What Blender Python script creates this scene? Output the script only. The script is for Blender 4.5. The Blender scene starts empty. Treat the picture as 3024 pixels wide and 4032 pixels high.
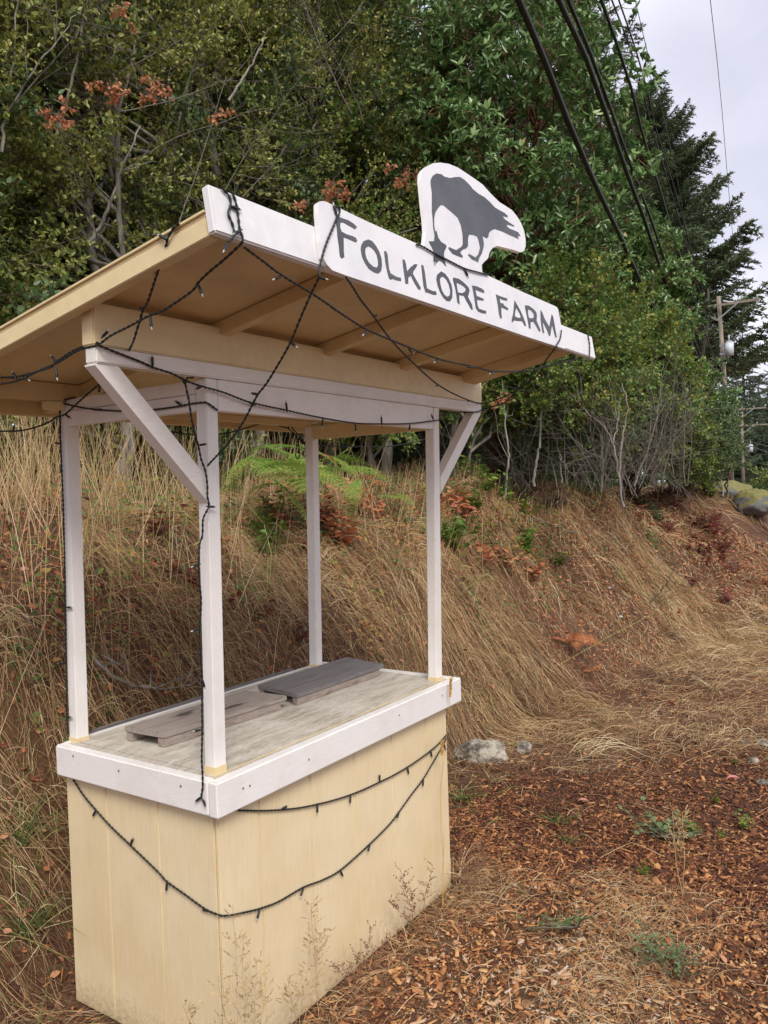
import bpy, bmesh, math, random
import numpy as np
from mathutils import Vector, Matrix
from mathutils.geometry import tessellate_polygon

# ------------------------------------------------------------------ camera
scene = bpy.context.scene
COL = scene.collection
CAM_C = Vector((-1.76584, -1.84356, 1.82046))
CAM_F = Vector((0.82948817, 0.55787192, -0.02698705))
CAM_R = Vector((0.55702933, -0.82983457, -0.03305914))
CAM_U = Vector((0.04083755, -0.01238958, 0.99908898))
cam_data = bpy.data.cameras.new('camera')
cam = bpy.data.objects.new('camera', cam_data); COL.objects.link(cam)
m = Matrix((CAM_R, CAM_U, -CAM_F)).transposed().to_4x4(); m.translation = CAM_C
cam.matrix_world = m
cam_data.sensor_fit = 'HORIZONTAL'; cam_data.sensor_width = 36.0
cam_data.lens = 36.0 * 3211.14 / 3024.0
cam_data.clip_start = 0.02; cam_data.clip_end = 3000
scene.camera = cam

# ------------------------------------------------------------------ sky and sun
SUN_EL, SUN_AZ = math.radians(46), math.radians(222)      # azimuth clockwise from +Y
world = bpy.data.worlds.new("World"); scene.world = world; world.use_nodes = True
wt = world.node_tree; wt.nodes.clear()
wo = wt.nodes.new('ShaderNodeOutputWorld'); bg = wt.nodes.new('ShaderNodeBackground')
bg.inputs['Strength'].default_value = 0.1
sky = wt.nodes.new('ShaderNodeTexSky'); sky.sky_type = 'NISHITA'; sky.sun_disc = False
sky.sun_elevation = SUN_EL; sky.sun_rotation = SUN_AZ
tc = wt.nodes.new('ShaderNodeTexCoord'); mp = wt.nodes.new('ShaderNodeMapping')
mp.inputs['Scale'].default_value = (1.6, 1.6, 2.6)
n1 = wt.nodes.new('ShaderNodeTexNoise'); n1.inputs['Scale'].default_value = 1.7
n1.inputs['Detail'].default_value = 6; n1.inputs['Roughness'].default_value = 0.5
rp = wt.nodes.new('ShaderNodeValToRGB')
rp.color_ramp.elements[0].position = 0.32; rp.color_ramp.elements[0].color = (3.9, 3.95, 4.75, 1)
rp.color_ramp.elements[1].position = 0.68; rp.color_ramp.elements[1].color = (6.2, 6.1, 6.7, 1)
mx = wt.nodes.new('ShaderNodeMixRGB'); mx.inputs[0].default_value = 0.92
L = wt.links.new
L(tc.outputs['Generated'], mp.inputs[0]); L(mp.outputs[0], n1.inputs['Vector'])
L(n1.outputs['Fac'], rp.inputs[0]); L(sky.outputs[0], mx.inputs[1]); L(rp.outputs[0], mx.inputs[2])
L(mx.outputs[0], bg.inputs['Color']); L(bg.outputs[0], wo.inputs[0])
sun_d = bpy.data.lights.new('sun', 'SUN'); sun_d.energy = 1.6; sun_d.angle = math.radians(22)
sun_d.color = (1.0, 0.95, 0.88)
sun = bpy.data.objects.new('sun', sun_d); COL.objects.link(sun)
sd = Vector((math.sin(SUN_AZ)*math.cos(SUN_EL), math.cos(SUN_AZ)*math.cos(SUN_EL), math.sin(SUN_EL)))
sun.rotation_euler = sd.to_track_quat('Z', 'Y').to_euler()
sun.location = (0, -5, 12)
vs = scene.view_settings
vs.view_transform = 'Standard'; vs.look = 'None'; vs.exposure = 0.83; vs.gamma = 1.0; vs.use_curve_mapping = False

rng = np.random.default_rng(7)
random.seed(7)

# ------------------------------------------------------------------ helpers
def link(o, parent=None):
    COL.objects.link(o)
    if parent is not None: o.parent = parent
    return o
def tag(o, label=None, cat=None, group=None, kind=None):
    for k, v in (('label', label), ('category', cat), ('group', group), ('kind', kind)):
        if v: o[k] = v
    return o
def empty(name, loc=(0, 0, 0), label=None, cat=None, group=None, rz=0, sc=1.0):
    o = bpy.data.objects.new(name, None); o.location = loc; o.rotation_euler = (0, 0, rz); o.scale = (sc,)*3
    o.empty_display_size = 0.1
    return tag(link(o), label, cat, group)
def mat_slot(me, mats):
    for m_ in (mats if isinstance(mats, (list, tuple)) else [mats]): me.materials.append(m_)
def np_mesh(name, V, F, mats, midx=None, attrs=None, smooth=False):
    """V (n,3) array, F list of arrays of faces (k,3)/(k,4)"""
    me = bpy.data.meshes.new(name)
    V = np.asarray(V, dtype=np.float32)
    if not isinstance(F, list): F = [F]
    F = [np.asarray(f, dtype=np.int32) for f in F if len(f)]
    me.vertices.add(len(V)); me.vertices.foreach_set('co', V.ravel())
    nl = sum(f.size for f in F); npoly = sum(len(f) for f in F)
    me.loops.add(nl); me.loops.foreach_set('vertex_index', np.concatenate([f.ravel() for f in F]))
    tot = np.concatenate([np.full(len(f), f.shape[1], dtype=np.int32) for f in F])
    st = np.concatenate([[0], np.cumsum(tot)[:-1]]).astype(np.int32)
    me.polygons.add(npoly); me.polygons.foreach_set('loop_start', st)
    try: me.polygons.foreach_set('loop_total', tot)
    except Exception: pass
    mat_slot(me, mats)
    if midx is not None: me.polygons.foreach_set('material_index', np.asarray(midx, dtype=np.int32))
    if smooth: me.polygons.foreach_set('use_smooth', np.ones(npoly, dtype=bool))
    for k, a in (attrs or {}).items():
        at = me.attributes.new(k, 'FLOAT', 'POINT'); at.data.foreach_set('value', np.asarray(a, dtype=np.float32))
    me.update(calc_edges=True); me.validate(verbose=False)
    return me
def mobj(name, me, parent=None):
    return link(bpy.data.objects.new(name, me), parent)
def norm(a): return a/np.maximum(np.linalg.norm(a, axis=-1, keepdims=True), 1e-9)

# material helpers ---------------------------------------------------------
def new_mat(name):
    m_ = bpy.data.materials.new(name); m_.use_nodes = True
    nt = m_.node_tree; return m_, nt, nt.nodes['Principled BSDF']
def nd(nt, typ, **kw):
    n = nt.nodes.new(typ)
    for k, v in kw.items():
        if k in n.inputs: n.inputs[k].default_value = v
        else: setattr(n, k, v)
    return n
def ramp(nt, stops):
    r = nt.nodes.new('ShaderNodeValToRGB'); cr = r.color_ramp
    while len(cr.elements) < len(stops): cr.elements.new(0.5)
    for e, (p_, c) in zip(cr.elements, stops): e.position = p_; e.color = (*c, 1)
    return r
def paint_mat(name, base, dirt, amount=0.35, rough=0.45, scale=6, grain=None, bump=0.15, spot=None):
    m_, nt, b = new_mat(name); l = nt.links.new
    t = nd(nt, 'ShaderNodeTexCoord'); mpn = nd(nt, 'ShaderNodeMapping')
    mpn.inputs['Scale'].default_value = grain or (1, 1, 1)
    l(t.outputs['Object'], mpn.inputs[0])
    a = nd(nt, 'ShaderNodeTexNoise', Scale=scale, Detail=8.0, Roughness=0.65); l(t.outputs['Object'], a.inputs['Vector'])
    g_ = nd(nt, 'ShaderNodeTexNoise', Scale=30.0, Detail=4.0); l(mpn.outputs[0], g_.inputs['Vector'])
    r = ramp(nt, [(0.45, (0, 0, 0)), (0.85, (amount,)*3)]); l(a.outputs['Fac'], r.inputs[0])
    mxn = nd(nt, 'ShaderNodeMixRGB'); mxn.inputs[1].default_value = (*base, 1); mxn.inputs[2].default_value = (*dirt, 1)
    l(r.outputs[0], mxn.inputs[0])
    r2 = ramp(nt, [(0.3, (0.94,)*3), (0.7, (1.03,)*3)]); l(g_.outputs['Fac'], r2.inputs[0])
    mu = nd(nt, 'ShaderNodeMixRGB', blend_type='MULTIPLY'); mu.inputs[0].default_value = 1
    l(mxn.outputs[0], mu.inputs[1]); l(r2.outputs[0], mu.inputs[2]); out = mu.outputs[0]
    if spot:   # sparse specks / chips with a second colour
        s = nd(nt, 'ShaderNodeTexNoise', Scale=spot[1], Detail=6.0, Roughness=0.75); l(mpn.outputs[0], s.inputs['Vector'])
        r3 = ramp(nt, [(spot[2], (0, 0, 0)), (spot[2]+0.03, (1, 1, 1))]); l(s.outputs['Fac'], r3.inputs[0])
        m3 = nd(nt, 'ShaderNodeMixRGB'); m3.inputs[2].default_value = (*spot[0], 1)
        l(r3.outputs[0], m3.inputs[0]); l(out, m3.inputs[1]); out = m3.outputs[0]
    l(out, b.inputs['Base Color'])
    b.inputs['Roughness'].default_value = rough
    bp = nd(nt, 'ShaderNodeBump', Strength=bump, Distance=0.002)
    ad = nd(nt, 'ShaderNodeMath', operation='ADD'); l(a.outputs['Fac'], ad.inputs[0]); l(g_.outputs['Fac'], ad.inputs[1])
    l(ad.outputs[0], bp.inputs['Height']); l(bp.outputs[0], b.inputs['Normal'])
    return m_
def flat_mat(name, col, rough=0.6, metal=0.0, trans=0.0):
    m_, nt, b = new_mat(name); b.inputs['Roughness'].default_value = rough; b.inputs['Metallic'].default_value = metal
    t = nd(nt, 'ShaderNodeTexCoord'); a = nd(nt, 'ShaderNodeTexNoise', Scale=25.0, Detail=5.0)
    nt.links.new(t.outputs['Object'], a.inputs['Vector'])
    r = ramp(nt, [(0.3, tuple(c*0.8 for c in col)), (0.7, tuple(min(1, c*1.15) for c in col))])
    nt.links.new(a.outputs['Fac'], r.inputs[0]); nt.links.new(r.outputs[0], b.inputs['Base Color'])
    if trans: b.inputs['Transmission Weight'].default_value = trans
    return m_
def tone_mat(name, stops, rough=0.7, trans=0.0, attr='tone', spec=0.3, second=None, isl=0.0):
    """colour picked along a ramp by the 'tone' attribute (or per leaf)"""
    m_, nt, b = new_mat(name); l = nt.links.new
    r = ramp(nt, stops)
    if attr == 'island':
        g_ = nd(nt, 'ShaderNodeNewGeometry'); oi = nd(nt, 'ShaderNodeObjectInfo')
        a1 = nd(nt, 'ShaderNodeMath', operation='MULTIPLY_ADD'); a1.inputs[1].default_value = 0.8
        l(g_.outputs['Random Per Island'], a1.inputs[0])
        a2 = nd(nt, 'ShaderNodeMath', operation='MULTIPLY'); a2.inputs[1].default_value = 0.2
        l(oi.outputs['Random'], a2.inputs[0]); l(a2.outputs[0], a1.inputs[2]); l(a1.outputs[0], r.inputs[0])
    else:
        a = nd(nt, 'ShaderNodeAttribute', attribute_name=attr); l(a.outputs['Fac'], r.inputs[0])
    l(r.outputs[0], b.inputs['Base Color'])
    b.inputs['Roughness'].default_value = rough; b.inputs['Specular IOR Level'].default_value = spec
    if trans:
        tr = nd(nt, 'ShaderNodeBsdfTranslucent'); mxs = nd(nt, 'ShaderNodeMixShader'); mxs.inputs[0].default_value = trans
        out = nt.nodes['Material Output']
        l(r.outputs[0], tr.inputs['Color']); l(b.outputs[0], mxs.inputs[1]); l(tr.outputs[0], mxs.inputs[2]); l(mxs.outputs[0], out.inputs[0])
    return m_

# geometry helpers ----------------------------------------------------------
def tube_np(pts, rad, sides=6, cap=True):
    P = np.asarray(pts, dtype=float); n = len(P)
    R_ = np.broadcast_to(np.asarray(rad, dtype=float), (n,))
    T = np.gradient(P, axis=0); T = norm(T)
    ref = np.array([0.123, 0.31, 0.94]); ref = ref if abs(T[0] @ ref) < .9 else np.array([1, 0, 0.])
    A = np.zeros_like(P); a = norm(np.cross(T[0], ref))
    for i in range(n):
        a = a - (a @ T[i])*T[i]; a /= max(np.linalg.norm(a), 1e-9); A[i] = a
    B = np.cross(T, A)
    th = np.linspace(0, 2*np.pi, sides, endpoint=False)
    V = (P[:, None] + R_[:, None, None]*(np.cos(th)[None, :, None]*A[:, None] + np.sin(th)[None, :, None]*B[:, None])).reshape(-1, 3)
    i = np.arange(n-1)[:, None]*sides; j = np.arange(sides)[None]; k = (j+1) % sides
    F = np.stack([i+j, i+k, i+sides+k, i+sides+j], -1).reshape(-1, 4)
    return V, F
class Acc:
    """collects pieces into one mesh"""
    def __init__(s): s.V = []; s.Q = []; s.T = []; s.qm = []; s.tm = []; s.n = 0; s.att = []
    def add(s, V, F, mi=0, tone=0.5):
        V = np.asarray(V, float); F = np.asarray(F)
        if len(F) == 0: return
        (s.Q if F.shape[1] == 4 else s.T).append(F+s.n); (s.qm if F.shape[1] == 4 else s.tm).append(np.full(len(F), mi))
        s.V.append(V); s.att.append(np.broadcast_to(np.asarray(tone, float), (len(V),))); s.n += len(V)
    def mesh(s, name, mats, smooth=False):
        F = []; mi = []
        if s.Q: F.append(np.concatenate(s.Q)); mi.append(np.concatenate(s.qm))
        if s.T: F.append(np.concatenate(s.T)); mi.append(np.concatenate(s.tm))
        return np_mesh(name, np.concatenate(s.V), F, mats, np.concatenate(mi), {'tone': np.concatenate(s.att)}, smooth)
def frames(Z_, Xref=None):
    """rotation matrices whose local y axis = direction Z_, local z ~ given normal"""
    y = norm(Z_); x = norm(np.cross(y, Xref)); z = np.cross(x, y)
    return np.stack([x, y, z], -1)
def instance(tv, tf, pos, Rm, sc):
    """copies of a template (M,3) at pos (N,3) with frames (N,3,3) and scales (N,3)"""
    N = len(pos); M = len(tv)
    V = np.einsum('nij,nmj->nmi', Rm, tv[None]*sc[:, None, :]) + pos[:, None, :]
    F = (tf[None] + (np.arange(N)*M)[:, None, None]).reshape(-1, tf.shape[1])
    return V.reshape(-1, 3), F
def vnoise(x, y, seed=0):
    """smooth value noise in numpy"""
    xi = np.floor(x).astype(int); yi = np.floor(y).astype(int); fx = x-xi; fy = y-yi
    fx = fx*fx*(3-2*fx); fy = fy*fy*(3-2*fy)
    def hsh(a, b):
        v = np.sin(a*127.1+b*311.7+seed*74.7)*43758.5453; return v-np.floor(v)
    return (hsh(xi, yi)*(1-fx)+hsh(xi+1, yi)*fx)*(1-fy)+(hsh(xi, yi+1)*(1-fx)+hsh(xi+1, yi+1)*fx)*fy
def fbm(x, y, seed=0, o=3):
    v = 0; a = 0.5
    for i in range(o): v = v+a*vnoise(x*2**i, y*2**i, seed+i*3); a *= 0.5
    return v/(1-0.5**o)

# ------------------------------------------------------------------ materials of the stand
M_white = paint_mat('white_paint', (0.87, 0.84, 0.805), (0.6, 0.53, 0.43), 0.5, 0.42, 5, (1.2, 1.2, 14), 0.25, ((0.46, 0.38, 0.27), 9, 0.70))
M_post = paint_mat('white_post_paint', (0.88, 0.845, 0.80), (0.62, 0.54, 0.43), 0.45, 0.45, 4, (14, 14, 0.7), 0.3, ((0.54, 0.45, 0.32), 7, 0.70))
M_white_canopy = paint_mat('white_paint_canopy', (0.87, 0.825, 0.765), (0.5, 0.44, 0.36), 0.4, 0.45, 6, (1, 6, 6), 0.15, ((0.5, 0.42, 0.32), 11, 0.69))
M_sign = paint_mat('sign_paint', (0.82, 0.81, 0.82), (0.55, 0.56, 0.62), 0.6, 0.5, 7, (22, 22, 1.4), 0.25)
M_fascia = paint_mat('fascia_paint', (0.82, 0.805, 0.80), (0.6, 0.56, 0.52), 0.35, 0.42, 6, (1, 1, 1), 0.1, ((0.5, 0.44, 0.4), 14, 0.78))
M_cream = paint_mat('cream_paint', (0.78, 0.63, 0.35), (0.62, 0.47, 0.23), 0.5, 0.45, 4, (1, 1, 1), 0.12)
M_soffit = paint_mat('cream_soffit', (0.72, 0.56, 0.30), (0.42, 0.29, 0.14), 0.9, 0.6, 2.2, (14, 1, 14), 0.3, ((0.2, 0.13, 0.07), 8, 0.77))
def siding_mat(name, worn):
    """cream painted grooved boards: brushy vertical grain, worn grey patches, mud splash near the ground"""
    m_, nt, b = new_mat(name); l = nt.links.new
    t = nd(nt, 'ShaderNodeTexCoord'); O = t.outputs['Object']; mpn = nd(nt, 'ShaderNodeMapping'); mpn.inputs['Scale'].default_value = (30, 30, 1.2); l(O, mpn.inputs[0])
    g_ = nd(nt, 'ShaderNodeTexNoise', Scale=5.0, Detail=8.0, Roughness=0.7); l(mpn.outputs[0], g_.inputs['Vector'])
    a = nd(nt, 'ShaderNodeTexNoise', Scale=2.6, Detail=7.0, Roughness=0.6); l(O, a.inputs['Vector'])
    r = ramp(nt, [(0.35, (0.84, 0.70, 0.455)), (0.65, (0.76, 0.61, 0.36))]); l(a.outputs['Fac'], r.inputs[0])
    r2 = ramp(nt, [(0.3, (0.90,)*3), (0.7, (1.05,)*3)]); l(g_.outputs['Fac'], r2.inputs[0])
    mu = nd(nt, 'ShaderNodeMixRGB', blend_type='MULTIPLY'); mu.inputs[0].default_value = 1; l(r.outputs[0], mu.inputs[1]); l(r2.outputs[0], mu.inputs[2])
    mp2 = nd(nt, 'ShaderNodeMapping'); mp2.inputs['Scale'].default_value = (9, 9, 1.3); l(O, mp2.inputs[0])
    w = nd(nt, 'ShaderNodeTexNoise', Scale=2.2, Detail=9.0, Roughness=0.72); l(mp2.outputs[0], w.inputs['Vector'])
    r3 = ramp(nt, [(0.62 if worn else 0.70, (0, 0, 0)), (0.74 if worn else 0.8, (0.55,)*3)]); l(w.outputs['Fac'], r3.inputs[0])
    m3 = nd(nt, 'ShaderNodeMixRGB'); m3.inputs[2].default_value = (0.50, 0.50, 0.44, 1); l(r3.outputs[0], m3.inputs[0]); l(mu.outputs[0], m3.inputs[1])
    sp = nd(nt, 'ShaderNodeSeparateXYZ'); l(O, sp.inputs[0]); mr = nd(nt, 'ShaderNodeMapRange'); mr.inputs[1].default_value = 0.0; mr.inputs[2].default_value = 0.28; mr.inputs[3].default_value = 1.0; mr.inputs[4].default_value = 0.0; l(sp.outputs['Z'], mr.inputs[0])
    sn = nd(nt, 'ShaderNodeTexNoise', Scale=45.0, Detail=5.0, Roughness=0.8); l(O, sn.inputs['Vector'])
    ml = nd(nt, 'ShaderNodeMath', operation='MULTIPLY'); l(mr.outputs[0], ml.inputs[0]); l(sn.outputs['Fac'], ml.inputs[1])
    r4 = ramp(nt, [(0.30, (0, 0, 0)), (0.62, (0.75,)*3)]); l(ml.outputs[0], r4.inputs[0])
    m4 = nd(nt, 'ShaderNodeMixRGB'); m4.inputs[2].default_value = (0.36, 0.24, 0.13, 1); l(r4.outputs[0], m4.inputs[0]); l(m3.outputs[0], m4.inputs[1])
    l(m4.outputs[0], b.inputs['Base Color']); b.inputs['Roughness'].default_value = 0.55
    bp = nd(nt, 'ShaderNodeBump', Strength=0.45, Distance=0.0025); ad = nd(nt, 'ShaderNodeMath', operation='ADD'); l(g_.outputs['Fac'], ad.inputs[0]); l(w.outputs['Fac'], ad.inputs[1])
    l(ad.outputs[0], bp.inputs['Height']); l(bp.outputs[0], b.inputs['Normal']); return m_
M_cream_wall = siding_mat('cream_siding', False); M_cream_front = siding_mat('cream_siding_worn', True)
M_black = flat_mat('black_letter_paint', (0.06, 0.062, 0.075), 0.55)
M_black_b = paint_mat('worn_grey_black_paint', (0.075, 0.078, 0.092), (0.17, 0.175, 0.195), 0.8, 0.6, 3.0, (90, 90, 3.0), 0.25, ((0.42, 0.43, 0.46), 2.4, 0.66))
M_cable = flat_mat('dark_green_cable', (0.012, 0.017, 0.016), 0.45)
M_lens = flat_mat('clear_plastic', (0.75, 0.72, 0.66), 0.15, 0, 0.5)
M_groove = flat_mat('groove_paint', (0.66, 0.52, 0.28), 0.8)
def wood_mat(name, a, b_, dark, axis=(1, 12, 12), sc=6.0):
    m_, nt, b = new_mat(name); l = nt.links.new
    t = nd(nt, 'ShaderNodeTexCoord'); mpn = nd(nt, 'ShaderNodeMapping'); mpn.inputs['Scale'].default_value = axis
    l(t.outputs['Object'], mpn.inputs[0])
    n_ = nd(nt, 'ShaderNodeTexNoise', Scale=sc, Detail=8.0, Roughness=0.7, Distortion=0.6); l(mpn.outputs[0], n_.inputs['Vector'])
    r = ramp(nt, [(0.25, dark), (0.45, a), (0.7, b_)]); l(n_.outputs['Fac'], r.inputs[0])
    k = nd(nt, 'ShaderNodeTexNoise', Scale=4.0, Detail=3.0); l(mpn.outputs[0], k.inputs['Vector'])
    r2 = ramp(nt, [(0.60, (0, 0, 0)), (0.72, (0.75,)*3)]); l(k.outputs['Fac'], r2.inputs[0])
    mxn = nd(nt, 'ShaderNodeMixRGB'); mxn.inputs[2].default_value = (*dark, 1); l(r2.outputs[0], mxn.inputs[0]); l(r.outputs[0], mxn.inputs[1])
    l(mxn.outputs[0], b.inputs['Base Color']); b.inputs['Roughness'].default_value = 0.75
    bp = nd(nt, 'ShaderNodeBump', Strength=0.5, Distance=0.003); l(n_.outputs['Fac'], bp.inputs['Height']); l(bp.outputs[0], b.inputs['Normal'])
    return m_
M_wood_a = wood_mat('weathered_wood_brown', (0.30, 0.25, 0.215), (0.38, 0.33, 0.29), (0.13, 0.085, 0.06))
def add_stain(m_, spots, col):
    nt = m_.node_tree; l = nt.links.new; b = nt.nodes['Principled BSDF']; src = b.inputs['Base Color'].links[0].from_socket
    t = nd(nt, 'ShaderNodeTexCoord'); sc_ = nd(nt, 'ShaderNodeMapping'); sc_.inputs['Scale'].default_value = (8, 70, 8); l(t.outputs['Object'], sc_.inputs[0])
    n_ = nd(nt, 'ShaderNodeTexNoise', Scale=1.6, Detail=6.0, Roughness=0.7); l(sc_.outputs[0], n_.inputs['Vector'])
    for (x, y, rx, ry) in spots:
        mp_ = nd(nt, 'ShaderNodeMapping', vector_type='POINT'); mp_.inputs['Location'].default_value = (-x/rx, -y/ry, 0); mp_.inputs['Scale'].default_value = (1/rx, 1/ry, 0); l(t.outputs['Object'], mp_.inputs[0])
        ln = nd(nt, 'ShaderNodeVectorMath', operation='LENGTH'); l(mp_.outputs[0], ln.inputs[0])
        ad = nd(nt, 'ShaderNodeMath', operation='MULTIPLY_ADD'); ad.inputs[1].default_value = 2.6; l(n_.outputs['Fac'], ad.inputs[0]); l(ln.outputs['Value'], ad.inputs[2])
        r = ramp(nt, [(0.0, (0.85,)*3), (0.999, (0.85,)*3)]); mr = nd(nt, 'ShaderNodeMapRange'); mr.inputs[1].default_value = 1.75; mr.inputs[2].default_value = 2.0; mr.inputs[3].default_value = 0.88; mr.inputs[4].default_value = 0.0; l(ad.outputs[0], mr.inputs[0])
        mx_ = nd(nt, 'ShaderNodeMixRGB'); mx_.inputs[2].default_value = (*col, 1); l(mr.outputs[0], mx_.inputs[0]); l(src, mx_.inputs[1]); src = mx_.outputs[0]
    l(src, b.inputs['Base Color'])
add_stain(M_wood_a, [(0.21, 0.125, 0.085, 0.035), (0.36, 0.035, 0.13, 0.022)], (0.055, 0.04, 0.035))
M_wood_b = wood_mat('weathered_wood_grey', (0.17, 0.155, 0.15), (0.235, 0.22, 0.215), (0.09, 0.075, 0.065))
M_wood_c = wood_mat('weathered_runner_wood', (0.30, 0.24, 0.20), (0.40, 0.33, 0.28), (0.14, 0.075, 0.05), (2, 12, 12), 9)
def counter_mat():
    m_, nt, b = new_mat('weathered_white_plywood'); l = nt.links.new
    t = nd(nt, 'ShaderNodeTexCoord'); mpn = nd(nt, 'ShaderNodeMapping'); mpn.inputs['Scale'].default_value = (1.6, 7, 1)
    l(t.outputs['Object'], mpn.inputs[0])
    a = nd(nt, 'ShaderNodeTexNoise', Scale=3.2, Detail=10.0, Roughness=0.75); l(mpn.outputs[0], a.inputs['Vector'])
    b2 = nd(nt, 'ShaderNodeTexNoise', Scale=26.0, Detail=8.0, Roughness=0.8); l(mpn.outputs[0], b2.inputs['Vector'])
    r = ramp(nt, [(0.36, (0.70, 0.655, 0.57)), (0.52, (0.56, 0.505, 0.42)), (0.68, (0.31, 0.26, 0.20))]); l(a.outputs['Fac'], r.inputs[0])
    r2 = ramp(nt, [(0.35, (1.12,)*3), (0.62, (0.7,)*3)]); l(b2.outputs['Fac'], r2.inputs[0])
    mu = nd(nt, 'ShaderNodeMixRGB', blend_type='MULTIPLY'); mu.inputs[0].default_value = 0.8
    l(r.outputs[0], mu.inputs[1]); l(r2.outputs[0], mu.inputs[2]); l(mu.outputs[0], b.inputs['Base Color'])
    b.inputs['Roughness'].default_value = 0.7
    bp = nd(nt, 'ShaderNodeBump', Strength=0.3, Distance=0.002); l(b2.outputs['Fac'], bp.inputs['Height']); l(bp.outputs[0], b.inputs['Normal'])
    return m_
M_counter = counter_mat()

# ------------------------------------------------------------------ the stand
KX, KY, TOT, HB = -0.0042, -0.0255, 0.95, 0.8384       # the frame leans a little towards the road
TH = 0.1801; CT, ST = math.cos(TH), math.sin(TH); FY, FZ = -0.4910, 2.4083
def shear(v):
    q = max(0.0, v[2]-0.95); return (v[0]+KX*q, v[1]+KY*q, v[2])
def roof(x, u, v):           # u back along the slope, v square to it
    return (x, FY+CT*u+ST*v, FZ-ST*u+CT*v)
def board(name, a, b, mat, parent, bevel=0.002, fn=None, sub=0, wob=0.0):
    bm = bmesh.new(); bmesh.ops.create_cube(bm, size=1.0)
    for v in bm.verts:
        for i in range(3): v.co[i] = a[i] if v.co[i] < 0 else b[i]
    if bevel: bmesh.ops.bevel(bm, geom=bm.edges[:], offset=bevel, segments=2, affect='EDGES', clamp_overlap=True)
    for v in bm.verts:
        c = fn(*v.co) if fn else tuple(v.co); v.co = shear(c)
    bmesh.ops.recalc_face_normals(bm, faces=bm.faces[:])
    me = bpy.data.meshes.new(name); bm.to_mesh(me); bm.free(); mat_slot(me, mat)
    return mobj(name, me, parent)
def prism(name, loops, fn, d0, d1, mat, parent, side=None):
    """flat outline (with holes) given thickness between d0 and d1; fn maps (x, v, d)"""
    pl = [[Vector((p_[0], p_[1], 0)) for p_ in lp] for lp in loops]
    tris = tessellate_polygon(pl); flat = [p_ for lp in pl for p_ in lp]; n = len(flat)
    V = [shear(fn(p_[0], p_[1], d0)) for p_ in flat]+[shear(fn(p_[0], p_[1], d1)) for p_ in flat]
    F = [tuple(t) for t in tris]+[tuple(i+n for i in reversed(t)) for t in tris]; nf = len(F); o = 0
    for lp in pl:
        k = len(lp)
        F += [(o+i, o+(i+1) % k, n+o+(i+1) % k, n+o+i) for i in range(k)]; o += k
    me = bpy.data.meshes.new(name); me.from_pydata(V, [], F); mat_slot(me, [mat]+([side] if side else []))
    if side: me.polygons.foreach_set('material_index', [0]*nf+[1]*(len(F)-nf))
    bm = bmesh.new(); bm.from_mesh(me); bmesh.ops.recalc_face_normals(bm, faces=bm.faces[:]); bm.to_mesh(me); bm.free()
    return mobj(name, me, parent)

stand = empty('farm_stand', (0, 0, 0), 'cream and white wooden roadside farm stand with slanted roof and painted name sign', 'stand')
LB, WB = 1.4268, 0.7664
# siding boards, with recessed joints
gx = [0.0, 0.184, 0.447, 0.712, 0.972, 1.243, LB]
for i in range(6):
    board('siding_board', (gx[i]+(0.0007 if i else 0.0), 0.0, 0.0), (gx[i+1]-0.0007, 0.016, HB+0.04), M_cream_front, stand, 0.0035)
gy = [0.0195, 0.276, 0.541, WB]
for i in range(3):
    board('siding_board', (0.0, gy[i]+0.0007, 0.0), (0.016, gy[i+1]-(0.0007 if i < 2 else 0), HB+0.04), M_cream_wall, stand, 0.0035)
for i in range(3):
    board('siding_board', (LB-0.016, gy[i]+0.0007, 0.0), (LB, gy[i+1]-(0.0007 if i < 2 else 0), HB+0.04), M_cream_wall, stand, 0.0035)
board('back_panel', (0.017, WB-0.016, 0.0), (LB-0.017, WB, HB+0.04), M_cream_wall, stand, 0.002)
board('inner_lining', (0.0165, 0.0165, 0.02), (LB-0.0165, WB-0.0165, HB+0.03), M_groove, stand, 0)
# apron boards
board('apron_board', (-0.0366, -0.0385, HB), (1.5070, 0.0, TOT), M_white, stand, 0.005)
board('apron_board', (-0.0366, 0.0022, HB+0.0015), (0.0, WB+0.0022, TOT-0.001), M_white, stand, 0.005)
board('apron_board', (1.4690, 0.0022, HB), (1.5070, WB+0.0022, TOT), M_white, stand, 0.005)
board('back_rail_board', (0.002, WB-0.012, HB), (1.467, WB+0.012, TOT-0.003), M_white, stand, 0.003)
board('back_plank', (0.13, WB+0.014, HB+0.02), (1.30, WB+0.038, TOT+0.004), M_wood_b, stand, 0.006)
# counter top, in three strips as on the stand
board('top_board', (0.0015, 0.0275, TOT-0.03), (0.0285, WB-0.014, TOT-0.004), M_counter, stand, 0.002)
board('top_board', (0.0315, 0.0275, TOT-0.03), (0.0765, WB-0.014, TOT-0.001), M_counter, stand, 0.002)
board('top_board', (0.0795, 0.0275, TOT-0.03), (1.4660, WB-0.014, TOT-0.003), M_counter, stand, 0.002)
board('edge_strip', (0.0015, 0.0015, TOT-0.03), (1.4660, 0.0245, TOT-0.006), M_counter, stand, 0.002)
board('caulk_line', (0.0015, 0.0246, TOT-0.03), (1.4660, 0.0274, TOT-0.0045), M_cream, stand, 0)
board('nail_strip', (1.4662, 0.03, TOT-0.03), (1.4688, WB-0.02, TOT-0.008), M_wood_c, stand, 0)
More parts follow.
